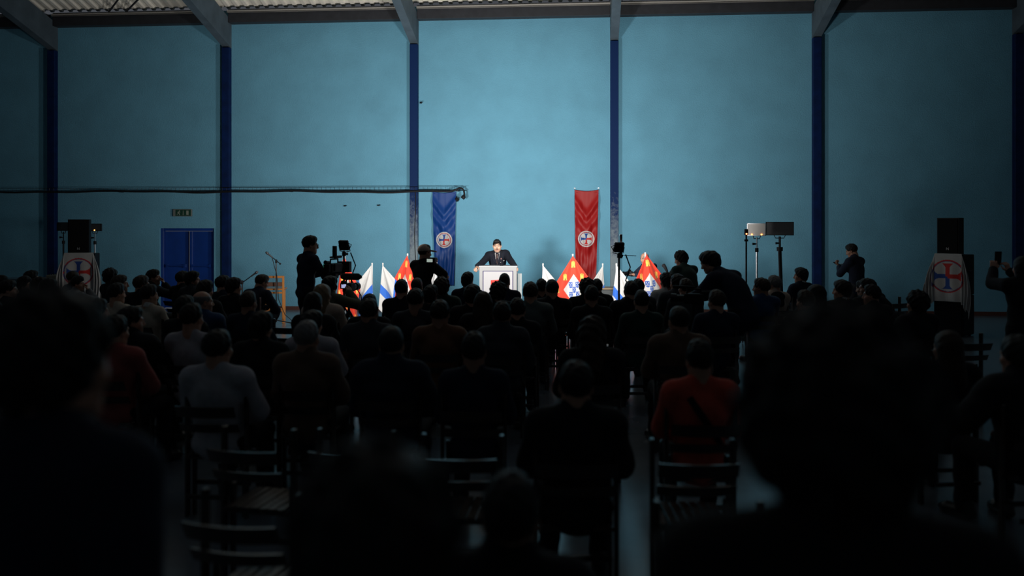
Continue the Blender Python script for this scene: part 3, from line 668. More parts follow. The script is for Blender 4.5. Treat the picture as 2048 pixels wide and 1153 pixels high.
def flag(label, px, py, D, W, aL, aR, colf, seed, group=None, lean=0, twist=0, fold=0):
    ap = at(px, D, py); t = thing('draped_flag', label, 'flag', (ap[0], ap[1], 0), TH*.6+twist); z0 = ap[2]
    obj('pole', MB().tube([(lean*z0, .03, 0), (0, .01, z0+.02)], .013, 8), mat('white pole', (.6, .6, .58), .4), t)
    obj('finial', MB().lathe([(.0, .05), (.012, .045), (.018, .03), (.013, .012), (.016, 0)], (0, .01, z0-.01), 10), mat('white pole', (.6, .6, .58), .4), t)
    obj('base', MB().lathe([(0, .05), (.03, .05), (.04, .03), (.13, .02), (.14, 0), (0, 0)], (lean*z0, .03, 0), 18), blackm, t)
    def pos(u, v):
        a, b_ = u*W, v*W; f_ = (u+v)*.5; a0 = .41
        xa, za = -a*sin(aL), -a*cos(aL); xb, zb = b_*sin(aR), -b_*cos(aR); back = 0
        if fold < 0: ex = np.maximum(a-a0, 0); an = np.minimum(a, a0); xa = -an*sin(aL)+ex*sin(R(16)); za = -an*cos(aL)-ex*cos(R(16)); back = ex*.22
        if fold > 0: ex = np.maximum(b_-a0, 0); bn = np.minimum(b_, a0); xb = bn*sin(aR)-ex*sin(R(16)); zb = -bn*cos(aR)-ex*cos(R(16)); back = ex*.22
        ph = np.arctan2(v+.02, u+.02)
        y = -.035-.085*np.sin(ph*6+seed)*np.clip(f_*1.5, .03, 1)-.035*np.sin(ph*13+seed*2)*np.clip(f_, .03, 1)-.05*np.sin(pi*np.clip(f_, 0, 1))+back
        z = z0+za+zb; low = np.maximum(.12-z, 0); z = np.maximum(z, .012+.006*np.sin(u*30+v*17)**2); y = y-low*.5-.01
        return np.stack([xa+xb+low*.3*np.sin(u*9+v*4), y, z], -1)
    cloth('flag_cloth', 110, 110, pos, colf, cotton, t, .003)
D0 = 16.6
flag('red heraldic flag draped on a pole, leftmost flag, behind the tripod camera', 689, 511, D0, .71, R(8), R(28), col_red, .3, twist=-.1)
flag('white flag with blue cross, draped to the left, left of the speaker', 744, 530, D0+.4, .83, R(38), R(3), col_blue, 1.0, fold=-1)
flag('white flag with blue cross, draped to the right, left of the speaker', 765.5, 530, D0+.5, .83, R(4), R(42), col_blue, 2.2, fold=1)
flag('red heraldic flag half hidden by the cameraman in a cap', 815, 511, D0+.6, .71, R(28), R(18), col_red, 1.4)
flag('plain white corner of a flag beside the blue banner, behind the cap wearer', 873, 529, D0+.5, .66, R(22), R(3), lambda u, v: np.ones(u.shape+(3,))*.5, .2)
flag('white flag draped to the right beside the podium, nearest the speaker', 1086, 531, D0+.2, .83, R(4), R(40), col_blue, .9, fold=1)
flag('red heraldic flag with five blue shields, open and brightly lit', 1145.5, 512, D0-.1, .74, R(32), R(36), col_red, 3.6)
flag('white flag with blue cross, under the red banner, draped to the left', 1205.5, 531, D0+.5, .83, R(34), R(4), col_blue, 1.9, fold=-1)
flag('white flag with blue cross, right behind the light stand', 1233, 531, D0-.3, .85, R(8), R(38), col_blue, 4.1, fold=1)
flag('dim red heraldic flag before the bald photographer, rightmost flag', 1291, 509, D0-.35, .73, R(26), R(38), col_red, 2.7, twist=.25)
# ---- podium
PD = 17.2; pc_ = at(996, PD, z=0); RZP = math.atan2(-pc_[0], -pc_[1])  # its front faces -Y
pod = thing('podium', 'white podium with dark bordered panel and red mark, at the centre', 'podium', (pc_[0], pc_[1], 0), R(2))
wp = mat('white laminate', (.48, .475, .47), .5, var=.03); ph_ = 1.125; pw = .715
obj('side_panel', MB().box((-pw/2+.015, .21, ph_/2), (.03, .42, ph_), b=.004), wp, pod); obj('side_panel', MB().box((pw/2-.015, .21, ph_/2), (.03, .42, ph_), b=.004), wp, pod)
obj('front_frame', MB().box((0, 0, ph_/2), (pw, .03, ph_), b=.004), mat('grey frame', (.33, .33, .33), .5), pod)
obj('front_panel', MB().box((0, -.018, ph_/2-.03), (.575, .008, ph_-.10)), mat('white front panel', (.43, .42, .43), .5), pod)
bd = MB()
for (c_, d_) in (((0, -.024, ph_-.078), (.575, .008, .014)), ((-.283, -.024, ph_/2-.04), (.012, .008, ph_-.09)), ((.283, -.024, ph_/2-.04), (.012, .008, ph_-.09))): bd.box(c_, d_)
obj('border', bd, mat('dark violet border', (.04, .03, .12), .5), pod)
rm = MB(); zt = 1.12-.345
rm.prism([(-.135, -.085), (-.135, 0), (.20, .022), (.20, -.065)], .006, (0, -.030, ph_-.252)); rm.prism([(-.045, -.075), (.075, -.07), (.075, -.35), (-.045, -.35)], .006, (0, -.030, ph_-.252)); rm.prism([(-.135, -.345), (-.135, -.43), (.20, -.41), (.20, -.33)], .006, (0, -.030, ph_-.252))
obj('red_mark', rm, mat('red print', (.62, .022, .012), .5), pod)
obj('top', MB().box((0, .20, ph_+.008), (pw+.02, .46, .022), b=.004), wp, pod)
obj('side_board', MB().box((pw/2+.055, .12, ph_/2-.06), (.075, .03, ph_-.14), b=.004), mat('pale side board', (.40, .44, .44), .6), pod)
gm = thing('gooseneck_microphone', 'thin gooseneck microphone on the podium before the tie', 'microphone', (pc_[0]+.06, pc_[1]+.10, ph_+.019), R(2))
obj('neck', MB().tube([(0, 0, 0), (0, .01, .12), (.0, .05, .22), (0, .09, .265)], .006, 6), black, gm); obj('capsule', MB().tube([(0, .085, .26), (0, .12, .285), (0, .135, .295)], [.014, .017, .012], 8), black, gm); obj('foot', MB().lathe([(0, .02), (.03, .018), (.04, 0), (0, 0)], n=14), black, gm)
# ---- speaker at the podium
sp_loc = at(994.5, 17.75, z=0)
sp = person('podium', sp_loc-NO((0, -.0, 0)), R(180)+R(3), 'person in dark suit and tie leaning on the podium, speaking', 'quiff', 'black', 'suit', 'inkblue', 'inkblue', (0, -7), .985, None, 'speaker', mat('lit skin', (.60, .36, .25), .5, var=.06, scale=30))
def tie_up(t):
    J = POSES['podium']; d = J['d1']; f_ = NO((0, d[2], -d[1])); c0 = J['nek']; M1 = frame_of(d)
    # shirt front, tie, lapels, pocket square and badge lie on the chest
    from mathutils.bvhtree import BVHTree
    jm = top_mesh('podium', 'suit'); bv = BVHTree.FromPolygons([v.co for v in jm.vertices], [tuple(p.vertices) for p in jm.polygons])
    def chest(x, s_, off=0):
        o_ = J['che']+d*s_+M1[:, 0]*x; h_ = bv.ray_cast(Vector(o_+M1[:, 1]*.5), Vector(-M1[:, 1]))[0]
        return (NO(h_) if h_ is not None else o_+M1[:, 1]*.10)+M1[:, 1]*off
    def strip(pts, m, name, off, th=.006):
        mb = MB(); n = len(pts); vs = [chest(x, s_, off) for x, s_ in pts]; mb.add(vs+[v-M1[:, 1]*.02 for v in vs], [tuple(range(n)), tuple(range(2*n-1, n-1, -1))]+[(i, i+n, (i+1) % n+n, (i+1) % n) for i in range(n)])
        return obj(name, mb, m, t)
    strip([(-.042, .16), (-.032, .09), (-.014, .02), (0, -.025), (.014, .02), (.032, .09), (.042, .16), (.044, .205), (0, .21), (-.044, .205)], CL['white'], 'shirt_front', .004)
    strip([(-.013, .185), (-.010, .15), (-.017, .04), (0, -.02), (.017, .04), (.010, .15), (.013, .185)], mat('brown tie', (.10, .055, .045), .5), 'tie', .009)
    for s_ in (-1, 1): strip([(s_*.060, .165), (s_*.105, .10), (s_*.085, .065), (s_*.10, .05), (s_*.012, -.075), (s_*.03, .0)], CL['inkblue'], 'lapel', .013)
    strip([(-.145, .035), (-.065, .012), (-.063, .022), (-.143, .052)], CL['white'], 'pocket_square', .008)
    strip([(-.085+.013*cos(a), .095+.013*sin(a)) for a in np.linspace(0, 2*pi, 10)[:-1]], mat('pink badge', (.65, .28, .24), .5), 'badge', .020)
    g = SDF((-.04, .05, -.10), (.04, .12, -.02), .0035)
    for s_ in (-1, 1): g.cone((s_*.003, .094, -.054), (s_*.026, .084, -.061), .0068, .005, .004)
    V, Q = g.mesh(); o = obj('moustache', mesh_np('moustache', V, Q), HC['black'], t); o.matrix_basis = M4(headM(J, (0, -7)), J['hed'])
    cl = MB()
    hd = J['hed']-J['nek']; hd = hd/np.linalg.norm(hd); o = obj('shirt_collar', collar_mesh(), CL['white'], t); o.matrix_basis = M4(frame_of(hd), J['nek']+hd*.036)
    for s_ in (-1, 1):
        w_, e_ = J['wr', s_], J['el', s_]; dd = (e_-w_)/np.linalg.norm(e_-w_); obj('shirt_cuff', MB().tube([w_-dd*.005, w_+dd*.03], [.037, .041], 14), CL['white'], t, True)
tie_up(sp)
# ---------------------------------------------------------------- folding chairs
wood = mat('dark varnished wood', (.03, .018, .013), .22, spec=.8, var=.35, scale=6, bump=.1, bscale=40, stretch=(1, 1, .2))
def rail_mesh(w_, h_, bow, y, z, tilt):
    mb = MB(); n = 10; vs = []
    for i in range(n+1):
        x = -w_/2+w_*i/n; yb = y-bow*(1-(2*x/w_)**2)
        for dy, dz in ((-.009, -h_/2), (.009, -h_/2), (.009, h_/2), (-.009, h_/2)): vs.append((x, yb+dy-dz*tilt, z+dz))
    fs = [(0, 1, 2, 3), tuple(n*4+i for i in (3, 2, 1, 0))]
    for i in range(n):
        for k in range(4): fs.append((i*4+k, (i+1)*4+k, (i+1)*4+(k+1) % 4, i*4+(k+1) % 4))
    return mb.add(vs, fs)
def bar(a, b, w_, d_):
    a, b = NO(a, float), NO(b, float); L = np.linalg.norm(b-a); M = basis((0, 1, 0) if abs((b-a)[1])/L < .9 else (1, 0, 0), (b-a)/L); return MB().box((a+b)/2, (w_, d_, L), M, b=.004)
PB, PFt = (-.25, .80), (.16, 0)
yz = lambda z: PB[0]+(PB[1]-z)/PB[1]*(PFt[0]-PB[0])
CH = []
for s_ in (-1, 1):
    CH.append(('back_post', bar((s_*.205, PB[0], PB[1]), (s_*.205, PFt[0], PFt[1]), .024, .042).mesh('back_post')))
    CH.append(('rear_leg', bar((s_*.175, .24, .42), (s_*.175, -.25, 0), .022, .036).mesh('rear_leg')))
CH.append(('back_rail', rail_mesh(.395, .075, .035, yz(.735), .735, .5).mesh('back_rail', False)))
CH.append(('back_rail', rail_mesh(.395, .055, .035, yz(.62), .62, .5).mesh('back_rail', False)))
for i in range(7): CH.append(('seat_slat', MB().box((-.153+i*.051, .075, .425+.002*(i % 2)), (.043, .37, .014), b=.003).mesh('seat_slat')))
CH.append(('seat_rail', MB().box((0, -.085, .406), (.385, .03, .022), b=.003).mesh('seat_rail'))); CH.append(('seat_rail', MB().box((0, .235, .406), (.33, .03, .022), b=.003).mesh('seat_rail')))
CH.append(('stretcher', MB().box((0, yz(.20), .20), (.385, .016, .03), b=.003).mesh('stretcher'))); CH.append(('stretcher', MB().box((0, -.155, .165), (.33, .016, .03), b=.003).mesh('stretcher')))
def chair(loc, rz, label, group=None):
    t = thing('folding_chair', label, 'chair', (loc[0], loc[1], 0), rz, group)
    for n_, me in CH: obj(n_, me, wood, t)
    return t
# ---------------------------------------------------------------- the seated audience: (head column, head top row, pose, hair, hair colour, top, colour, head yaw, head pitch, description)
T = [
(3, 551, 'sit', 'short', 'black', 'coat', 'black', -50, 0, 'in black cut in half by the left frame edge'),
(17, 560, 'sit', 'short', 'black', 'suit', 'black', -45, 0, 'in black, second head from the left frame edge'),
(50, 553, 'sit', 'full', 'black', 'suit', 'black', -70, 0, 'in black with face in right profile, far left'),
(64, 541, 'sit', 'short', 'black', 'coat', 'charcoal', -30, 0, 'behind the far left profile, highest dark hair there'),
(80, 555, 'sit', 'full', 'black', 'coat', 'black', -15, 0, 'with full black hair just left of leftmost column'),
(98, 558, 'sit', 'full', 'black', 'suit', 'black', -45, 0, 'in dark jacket and pale collar below leftmost column'),
(148, 541, 'sit', 'buzz', 'brown', 'coat', 'navy', -10, 0, 'with cropped brown hair before the left draped cloth'),
(157, 552, 'sitfist', 'short', 'black', 'suit', 'grey', -65, 0, 'with hand raised to chin below left draped cloth'),
(223, 538, 'sit', 'curly', 'black', 'coat', 'black', -20, 0, 'with bushy black hair right of left speaker stack'),
(241, 550, 'sit', 'short', 'brown', 'suit', 'black', -55, 0, 'turned right, half hidden behind bushy black hair'),
(234, 566, 'sit', 'short', 'black', 'shirt', 'palebeige', -30, 0, 'in pale beige shirt right of left speaker stack'),
(284, 551, 'sit', 'short', 'brown', 'coat', 'black', -35, 0, 'in black with glasses strap, left of blue door'),
(307, 539, 'sitfist', 'short', 'black', 'suit', 'black', -60, 0, 'raising a fist to the mouth beside blue door'),
(299, 569, 'sit', 'short', 'black', 'shirt', 'palebeige', -40, 0, 'in grey beige collared jacket left of blue door'),
(366, 542, 'sit', 'short', 'black', 'coat', 'black', -5, 0, 'seen from behind in front of the blue door'),
(386, 543, 'sit', 'full', 'black', 'coat', 'charcoal', -60, 0, 'with lit right profile in front of blue door'),
(411, 561, 'sit', 'full', 'black', 'suit', 'black', -15, 0, 'with full black hair at blue door right edge'),
(407, 581, 'sit', 'ring', 'grey', 'suit', 'blue', -50, 0, 'balding with grey hair and blue jacket, left'),
(371, 591, 'sit', 'short', 'black', 'coat', 'black', -20, 0, 'in black left of the balding grey head'),
(384, 606, 'sit', 'short', 'black', 'shirt', 'pale', -12, 0, 'in pale grey top below the balding grey head'),
(436, 659, 'sit', 'short', 'black', 'sweater', 'pale', -8, 0, 'in pale grey sweater with large dark head, left'),
(196, 597, 'sit', 'short', 'black', 'suit', 'black', -40, 0, 'small dark head peeking over left foreground silhouette'),
(232, 630, 'sit', 'short', 'black', 'sweater', 'darkred', -18, 0, 'in dark red sweater at lower left'),
(263, 613, 'sit', 'short', 'black', 'puffer', 'black', -55, 0, 'in black jacket and profile beyond dark red sweater'),
(-16, 602, 'sit', 'short', 'brown', 'shirt', 'pale', -20, 0, 'in grey shirt mostly outside left frame edge'),
(447, 551, 'sit', 'short', 'black', 'suit', 'navy', -25, 0, 'in dark suit by column right of blue door'),
(468, 556, 'sit', 'full', 'black', 'suit', 'black', -35, 0, 'with neat black hair right of that column'),
(497, 582, 'sit', 'fade', 'brown', 'suit', 'navy', -10, 0, 'in dark suit with pale collar below low microphone'),
(523, 549, 'sitphone', 'fade', 'brown', 'suit', 'navy', -30, -18, 'in suit bowed over a phone by wooden chair'),
(522, 624, 'sit', 'full', 'black', 'coat', 'black', -10, 0, 'with large dark hair below the phone reader'),
(614, 641, 'sit', 'short', 'grey', 'coat', 'brown', -12, 0, 'in brown coat with grey cap of hair, left centre'),
(624, 622, 'sit', 'full', 'black', 'sweater', 'pale', -10, 0, 'with grey sleeves behind the brown coat'),
(628, 584, 'sit', 'long', 'black', 'coat', 'black', -15, 0, 'with long dark hair below the standing cameraman'),
(646, 568, 'sit', 'long', 'blonde', 'coat', 'beige', -20, 0, 'with long blonde hair and beige coat'),
(660, 553, 'sitcam', 'full', 'black', 'coat', 'olive', -22, 0, 'in olive jacket filming at the second tripod'),
(739, 588, 'sit', 'short', 'black', 'suit', 'black', -5, 0, 'before left white flags, head half hidden behind another'),
(738, 597, 'sit', 'short', 'black', 'coat', 'charcoal', -5, 0, 'in charcoal coat before the left white flags'),
(803, 559, 'sit', 'short', 'black', 'suit', 'black', 0, 0, 'in black with round head before left red flag'),
(834, 556, 'sit', 'fade', 'brown', 'suit', 'black', -4, 0, 'directly below the cameraman in a cap'),
(831, 577, 'sit', 'short', 'black', 'shirt', 'charcoal', -4, 0, 'in charcoal shirt, lower head below the cap wearer'),
(861, 571, 'sit', 'full', 'black', 'coat', 'black', -4, 0, 'with dark hair between cap wearer and blue banner'),
(884, 556, 'sit', 'curly', 'brown', 'coat', 'green', -10, 0, 'with curly hair under the blue banner'),
(880, 600, 'sit', 'short', 'black', 'sweater', 'rust', -3, 0, 'in rust brown sweater below the blue banner'),
(935, 545, 'sit', 'full', 'black', 'suit', 'navy', -15, 0, 'in suit just left of the podium'),
(944, 570, 'sit', 'full', 'black', 'suit', 'black', 0, 0, 'with thick black hair left of podium, lower head'),
(967, 583, 'sit', 'long', 'brown', 'coat', 'black', -10, 0, 'with long hair before the podium left edge'),
(1009, 547, 'sit', 'fade', 'black', 'suit', 'navy', 0, 0, 'in suit covering right part of the podium panel'),
(997, 565, 'sit', 'curly', 'black', 'suit', 'black', 0, 0, 'with round dark hair covering podium red mark'),
(1004, 603, 'sit', 'short', 'black', 'puffer', 'charcoal', 0, 0, 'with tall head in line with the podium, nearer'),
(1035, 596, 'sit', 'short', 'black', 'coat', 'black', 0, 0, 'in black right of the tall centre head'),
(1061, 564, 'sit', 'short', 'brown', 'suit', 'sage', 0, 0, 'in grey green jacket right of the podium'),
(1083, 558, 'sit', 'short', 'black', 'suit', 'black', 5, 0, 'below the white flag nearest the podium, left head'),
(1104, 559, 'sit', 'fade', 'black', 'suit', 'black', 15, 0, 'in black left of the bright red flag'),
(783, 653, 'sit', 'fade', 'black', 'puffer', 'navy', 3, 0, 'in navy quilted jacket, broad back, centre left'),
(948, 664, 'sit', 'short', 'black', 'sweater', 'navy', 0, 0, 'in navy sweater at centre, fifth row'),
(1152, 722, 'sit', 'short', 'black', 'coat', 'black', 4, 0, 'with rounded dark hair nearest the aisle, left side'),
(1184, 634, 'sit', 'longcurly', 'brown', 'coat', 'black', 2, 0, 'with long curly hair beside the aisle'),
(1183, 571, 'sit', 'short', 'black', 'suit', 'black', 2, 0, 'in black before the bright red flag, round head'),
(1174, 558, 'sit', 'curly', 'black', 'coat', 'black', 6, 0, 'with curly head below the red banner, left'),
(1194, 558, 'sit', 'short', 'black', 'coat', 'black', 4, 0, 'with smooth head below the red banner, right'),
(1276, 558, 'sit', 'short', 'black', 'suit', 'charcoal', 8, 0, 'with cropped head before the dim red flag'),
(1262, 562, 'sit', 'short', 'black', 'coat', 'black', 8, 0, 'half hidden left of cropped head by dim flag'),
(1283, 580, 'sit', 'fade', 'black', 'suit', 'green', 6, 0, 'in dark green suit with pale collar, right of aisle'),
(1333, 547, 'sit', 'curly', 'black', 'shirt', 'white', 45, 0, 'in white jacket with dark curls facing left'),
(1354, 549, 'sit', 'full', 'black', 'coat', 'charcoal', 40, 0, 'in charcoal coat right of the white jacket'),
(1371, 557, 'sit', 'short', 'brown', 'suit', 'charcoal', 30, 0, 'with cropped hair below the curly haired photographer'),
(1358, 613, 'sit', 'fade', 'black', 'coat', 'brown', 15, 0, 'in brown coat behind red sweater, turned left'),
(1433, 580, 'sit', 'short', 'brown', 'suit', 'navy', 22, 0, 'in navy suit below the stooping man'),
(1399, 679, 'sit', 'short', 'black', 'sweater', 'red', 8, 0, 'in orange red sweater with black strap across back'),
(1522, 556, 'sit', 'short', 'brown', 'suit', 'blue', 48, 0, 'in blue jacket and glasses below lamp stands'),
(1548, 551, 'sit', 'short', 'grey', 'coat', 'beige', 38, 0, 'grey haired in beige jacket with dark scarf'),
(1601, 536, 'sit', 'full', 'black', 'suit', 'navy', 42, 0, 'in suit with white collar left of right column'),
(1630, 569, 'sit', 'long', 'black', 'coat', 'black', 30, 0, 'with long dark hair before the right column'),
(1610, 580, 'sit', 'short', 'brown', 'suit', 'black', 25, 0, 'in black suit nearer than the long dark hair'),
(1683, 561, 'sit', 'full', 'black', 'suit', 'black', 48, 0, 'in black suit and white collar by right column'),
(1734, 557, 'sit', 'short', 'black', 'coat', 'black', 60, 0, 'with left profile under the standing phone user'),
(1742, 569, 'sitfist', 'short', 'black', 'suit', 'black', 55, 0, 'holding chin, left profile, large dark jacket, right'),
(1776, 594, 'sitbent', 'short', 'black', 'coat', 'black', 20, -10, 'bent forward showing only a rounded black back'),
(1833, 583, 'sit', 'curly', 'black', 'coat', 'black', 20, 0, 'with curly hair left of right speaker stack'),
(1894, 661, 'sit', 'long', 'brown', 'coat', 'black', 20, 0, 'with long straight hair at far right, nearer'),
(2036, 672, 'sitreach', 'full', 'black', 'puffer', 'black', 20, 0, 'stretching a fist leftward at the right frame edge'),
(1021, 946, 'sit', 'short', 'black', 'puffer', 'black', 0, 0, 'with small dark head low in foreground centre'),
]
PODX, PODY = pc_[0], pc_[1]
placed = []
order = sorted(range(len(T)), key=lambda i: -T[i][1])
def face(p, k): return -math.atan2(PODX-p[0], PODY-p[1])*k
def solve(px, yt, pn):
    best = None; J = POSES[pn]; cz = J['hed'][2]+.132
    if pn == 'sitbent': cz = J['che'][2]+.12
    for k in range(27):
        s_ = .985+(-1)**k*(k+1)//2*.0055
        D = F*(EYE-cz*s_)/(yt-HOR); p = at(px, D, z=0); rz = face(p, .55 if abs(px-1100) > 330 else .25)
        root = p-rotz(rz) @ NO((J['hed'][0], J['hed'][1], 0))*s_
        if pn == 'sitbent': root = at(px, D, z=0)
        m = min([((root[0]-q[0])/.50)**2+((root[1]-q[1])/.80)**2 for q in placed]+[9])
        sc = min(m, 1)*10-abs(s_-.985)*8
        if best is None or sc > best[0]: best = (sc, root, rz, s_, m, D)
    return best
INFO = []
for i in order:
    px, yt, pn, hair, hc, top, tc, hy, hp, d = T[i]
    sc, root, rz, s_, m, D = solve(px, yt, pn); placed.append(root); INFO.append((i, root, rz, s_, m, D))
for i, root, rz, s_, m, D in sorted(INFO, key=lambda a: a[0]):
    px, yt, pn, hair, hc, top, tc, hy, hp, d = T[i]
    if m < .75: print('tight', px, yt, round(m, 2), round(D, 2), round(s_, 3))
    wide = 1+.06*sin(i*2.3)
    tp = person(pn, root, rz, 'person '+d, hair, hc, top, tc, 'black', (int(hy*.8), hp), s_, 'white' if 'collar' in d else None, 'near' if D < 6 else 'far', skin2 if i % 3 == 0 else skin, wide=wide)
    T[i] = T[i]+(tp, root, rz, s_, D)
    c_, sn = cos(rz), sin(rz)
    chair(root, rz, 'dark folding chair of the person '+d)
def who(px): return next(r for r in T if r[0] == px)
# worn things
J = POSES['sit']; t = who(1399)[10]
def strap(t, J):
    sp_ = []; M1 = frame_of(J['d1'])
    for k in np.linspace(0, 1, 14):
        x = -.085+.25*k; s2 = .13-.36*k; q = J['che']+J['d1']*s2+M1[:, 0]*x-M1[:, 1]*(math.sqrt(max(1-(x/.21)**2-(s2/.30)**2, .05))*.150); sp_.append(q)
    mb = MB(); vs = []
    for i, q in enumerate(sp_):
        nrm = -M1[:, 1]; tn = sp_[min(i+1, 13)]-sp_[max(i-1, 0)]; tn = tn/np.linalg.norm(tn); sd = np.cross(tn, nrm)*.022
        vs += [q+sd, q-sd, q-sd+nrm*.006, q+sd+nrm*.006]
    fs = [(a*4+k, a*4+4+k, a*4+4+(k+1) % 4, a*4+(k+1) % 4) for a in range(13) for k in range(4)]
    obj('bag_strap', mb.add(vs, fs), CL['black'], t)
strap(t, J)
J = POSES['sit']; g = SDF(J['nek']-.25, J['nek']+.25, .014); g.ell(J['nek']-NO((0, .05, .03)), (.125, .10, .075), k=.02); g.cone(J['nek']-NO((0, .1, .03)), J['nek']-NO((0, .15, .12)), .07, .05, .03); V, Q = g.mesh()
obj('scarf', mesh_np('scarf', V, Q), CL['black'], who(1548)[10])
J = POSES['sitphone']; t = who(523)
ph = thing('mobile_phone', 'phone in the hands of the bowed man by the wooden chair', 'phone', t[11]+rotz(t[12]) @ (J['wr', -1]*.5+J['wr', 1]*.5+NO((.01, .115, .035)))*t[13], t[12])
ph.rotation_euler = (R(-35), 0, t[12])
obj('case', MB().box((0, 0, 0), (.075, .15, .009), b=.003), black, ph); obj('screen', MB().box((0, 0, .0055), (.068, .14, .002)), mat('dim screen', (.05, .07, .08), .2), ph)
# ---- empty chairs
def empty(px, yt, rz, label):
    D = F*(EYE-.80)/(yt-HOR); p = at(px, D, z=0)-rotz(rz) @ NO((0, PB[0], 0)); chair(p, rz, label)
empty(478, 892, R(-8), 'empty dark folding chair, lower left, with pale light on its seat')
empty(688, 897, R(-3), 'empty dark folding chair left of centre, second from the left in its row')
empty(914, 908, R(0), 'empty dark folding chair behind the navy sweater, centre of the foreground')
empty(452, 1038, R(-6), 'empty dark folding chair nearest the camera, lower left corner')
empty(1400, 918, R(4), 'empty dark folding chair right of the aisle behind the red sweater')
empty(1441, 1062, R(5), 'empty dark folding chair nearest the camera, right of the aisle')
empty(562, 651, R(-10), 'empty dark folding chair left of grey cap of hair, mid left')
empty(1950, 682, R(12), 'empty dark folding chair against pale floor beside right speaker stack')
# ---------------------------------------------------------------- people on their feet
def stander(pn, px, yt, rz, label, cz_scale=None, D=None, **k):
    "head column px, head top row yt at depth D; the height follows"
    J = POSES[pn]; cz = J['hed'][2]+.13; z = EYE-(yt-HOR)*D/F; s_ = z/cz
    root = at(px, D, z=0)-rotz(rz) @ NO((J['hed'][0], J['hed'][1], 0))*s_
    return person(pn, root, rz, label, scale=s_, **k), root, s_
def hold(pn, root, rz, s_, off=(0, 0, 0)):
    J = POSES[pn]; return root+rotz(rz) @ ((J['wr', -1]+J['wr', 1])/2+NO(off))*s_
def glasses(t, pn, hr):
    J = POSES[pn]; mb = MB()
    for x in (-1, 1):
        mb.tube([(x*.033+.023*cos(a), .104, -.002+.019*sin(a)) for a in np.linspace(0, 2*pi, 13)], .0022, 5); mb.tube([(x*.056, .103, .004), (x*.082, .06, .004), (x*.084, -.01, .0)], .0022, 5)
    mb.tube([(-.011, .105, 0), (.011, .105, 0)], .0022, 5)
    o = obj('glasses', mb, black, t); o.matrix_basis = M4(headM(J, hr), J['hed'])
def tripod(t, hgt, spread, r, m, twist=0, hub=None):
    hub = hub or hgt*.55
    for k in range(3):
        a = twist+k*2*pi/3; e = NO((cos(a)*spread, sin(a)*spread, .012))
        obj('leg', MB().tube([NO((0, 0, hub)), NO((0, 0, hub))*.45+e*.55, e], [r, r*.9, r*.7], 7), m, t); 
    return t
# standing cameraman with glasses on the left and his rig
t, rt, s_ = stander('standcam', 621, 471.5, R(-46), 'person standing in dark shirt and glasses behind camera, tallest at left', D=13.1, hair='short', hc='black', top='shirt', tc='navy', pc='black', hr=(-18, -4)); glasses(t, 'standcam', (-18, -4))
def camcorder(name, label, p, rz, L=.30, sc=1, handle=True, screen=None):
    c = thing(name, label, 'camera', p, rz, None, sc)
    obj('camera_body', MB().box((0, 0, 0), (.11, L, .13), b=.012).box((.06, -.02, .01), (.03, L*.5, .10), b=.01), black, c)
    obj('lens_barrel', MB().tube([(0, L/2-.01, 0), (0, L/2+.10, 0), (0, L/2+.10, 0), (0, L/2+.17, 0)], [.045, .045, .058, .062], 16), blackm, c)
    obj('viewfinder', MB().tube([(0, -L/2+.02, .08), (0, -L/2-.08, .085), (0, -L/2-.09, .085)], [.022, .025, .032], 10), black, c)
    if handle: obj('top_handle', MB().tube([(0, -L*.35, .06), (0, -L*.32, .125), (0, L*.35, .125), (0, L*.38, .06)], .012, 8), black, c)
    obj('shotgun_microphone', MB().tube([(-.05, -.02, .15), (-.05, L*.5, .15), (-.05, L*.5+.14, .15)], [.012, .02, .02], 10), black, c)
    if screen:
        s0 = obj('flip_screen', MB().box((-.16, -.03, .03), (.11, .014, .075), b=.003), black, c)
        obj('display', MB().box((-.16, -.038, .03), (.098, .003, .062)), screen, s0)
    return c
rigp = at(668, 13.0, z=0); rz = R(-14)
tr = thing('camera_tripod', 'black camera tripod before the standing cameraman in glasses', 'tripod', rigp, rz); tripod(tr, 1.2, .45, .022, blackm, .5, .95)
obj('centre_column', MB().tube([(0, 0, .85), (0, 0, 1.16)], .022, 10), blackm, tr); obj('fluid_head', MB().box((0, 0, 1.20), (.10, .12, .08), b=.015).tube([(.05, -.05, 1.19), (.12, -.38, 1.10)], .011, 7), black, tr)
cc = camcorder('video_camera', 'large video camera on tripod with red light, left of flags', rigp+NO((0, 0, 1.315)), rz)
obj('tally_light', MB().lathe([(0, .012), (.008, .008), (.012, 0)], (-.02, -.165, -.02), 10, rotx(R(90))), mat('red tally', (.5, .02, .01), .4, emit=((1, .08, .03), 6)), cc)
obj('matte_box', MB().box((0, .30, 0), (.20, .08, .16), b=.006), black, cc); obj('receiver', MB().box((0, .02, .235), (.055, .045, .16), b=.005).tube([(0, .02, .12), (0, .02, .16)], .012, 6), black, cc)
obj('battery', MB().box((0, -.19, 0), (.09, .06, .11), b=.008), black, cc)
gp = at(655.5, 12.9, 532); pn_ = thing('mobile_phone', 'phone with green lit screen beside the large video camera', 'phone', gp, R(4)); pn_.rotation_euler = (R(50), 0, R(4))
obj('case', MB().box((0, 0, 0), (.13, .07, .009), b=.003), black, pn_); obj('screen', MB().box((0, -.0, .0055), (.115, .056, .002)), mat('green screen glow', (.01, .1, .06), .3, emit=((.02, .55, .30), .55)), pn_)
obj('phone_clamp', MB().tube([(0, .02, -.005), (.03, .06, -.06), (.06, .09, -.10)], .008, 6), black, pn_)
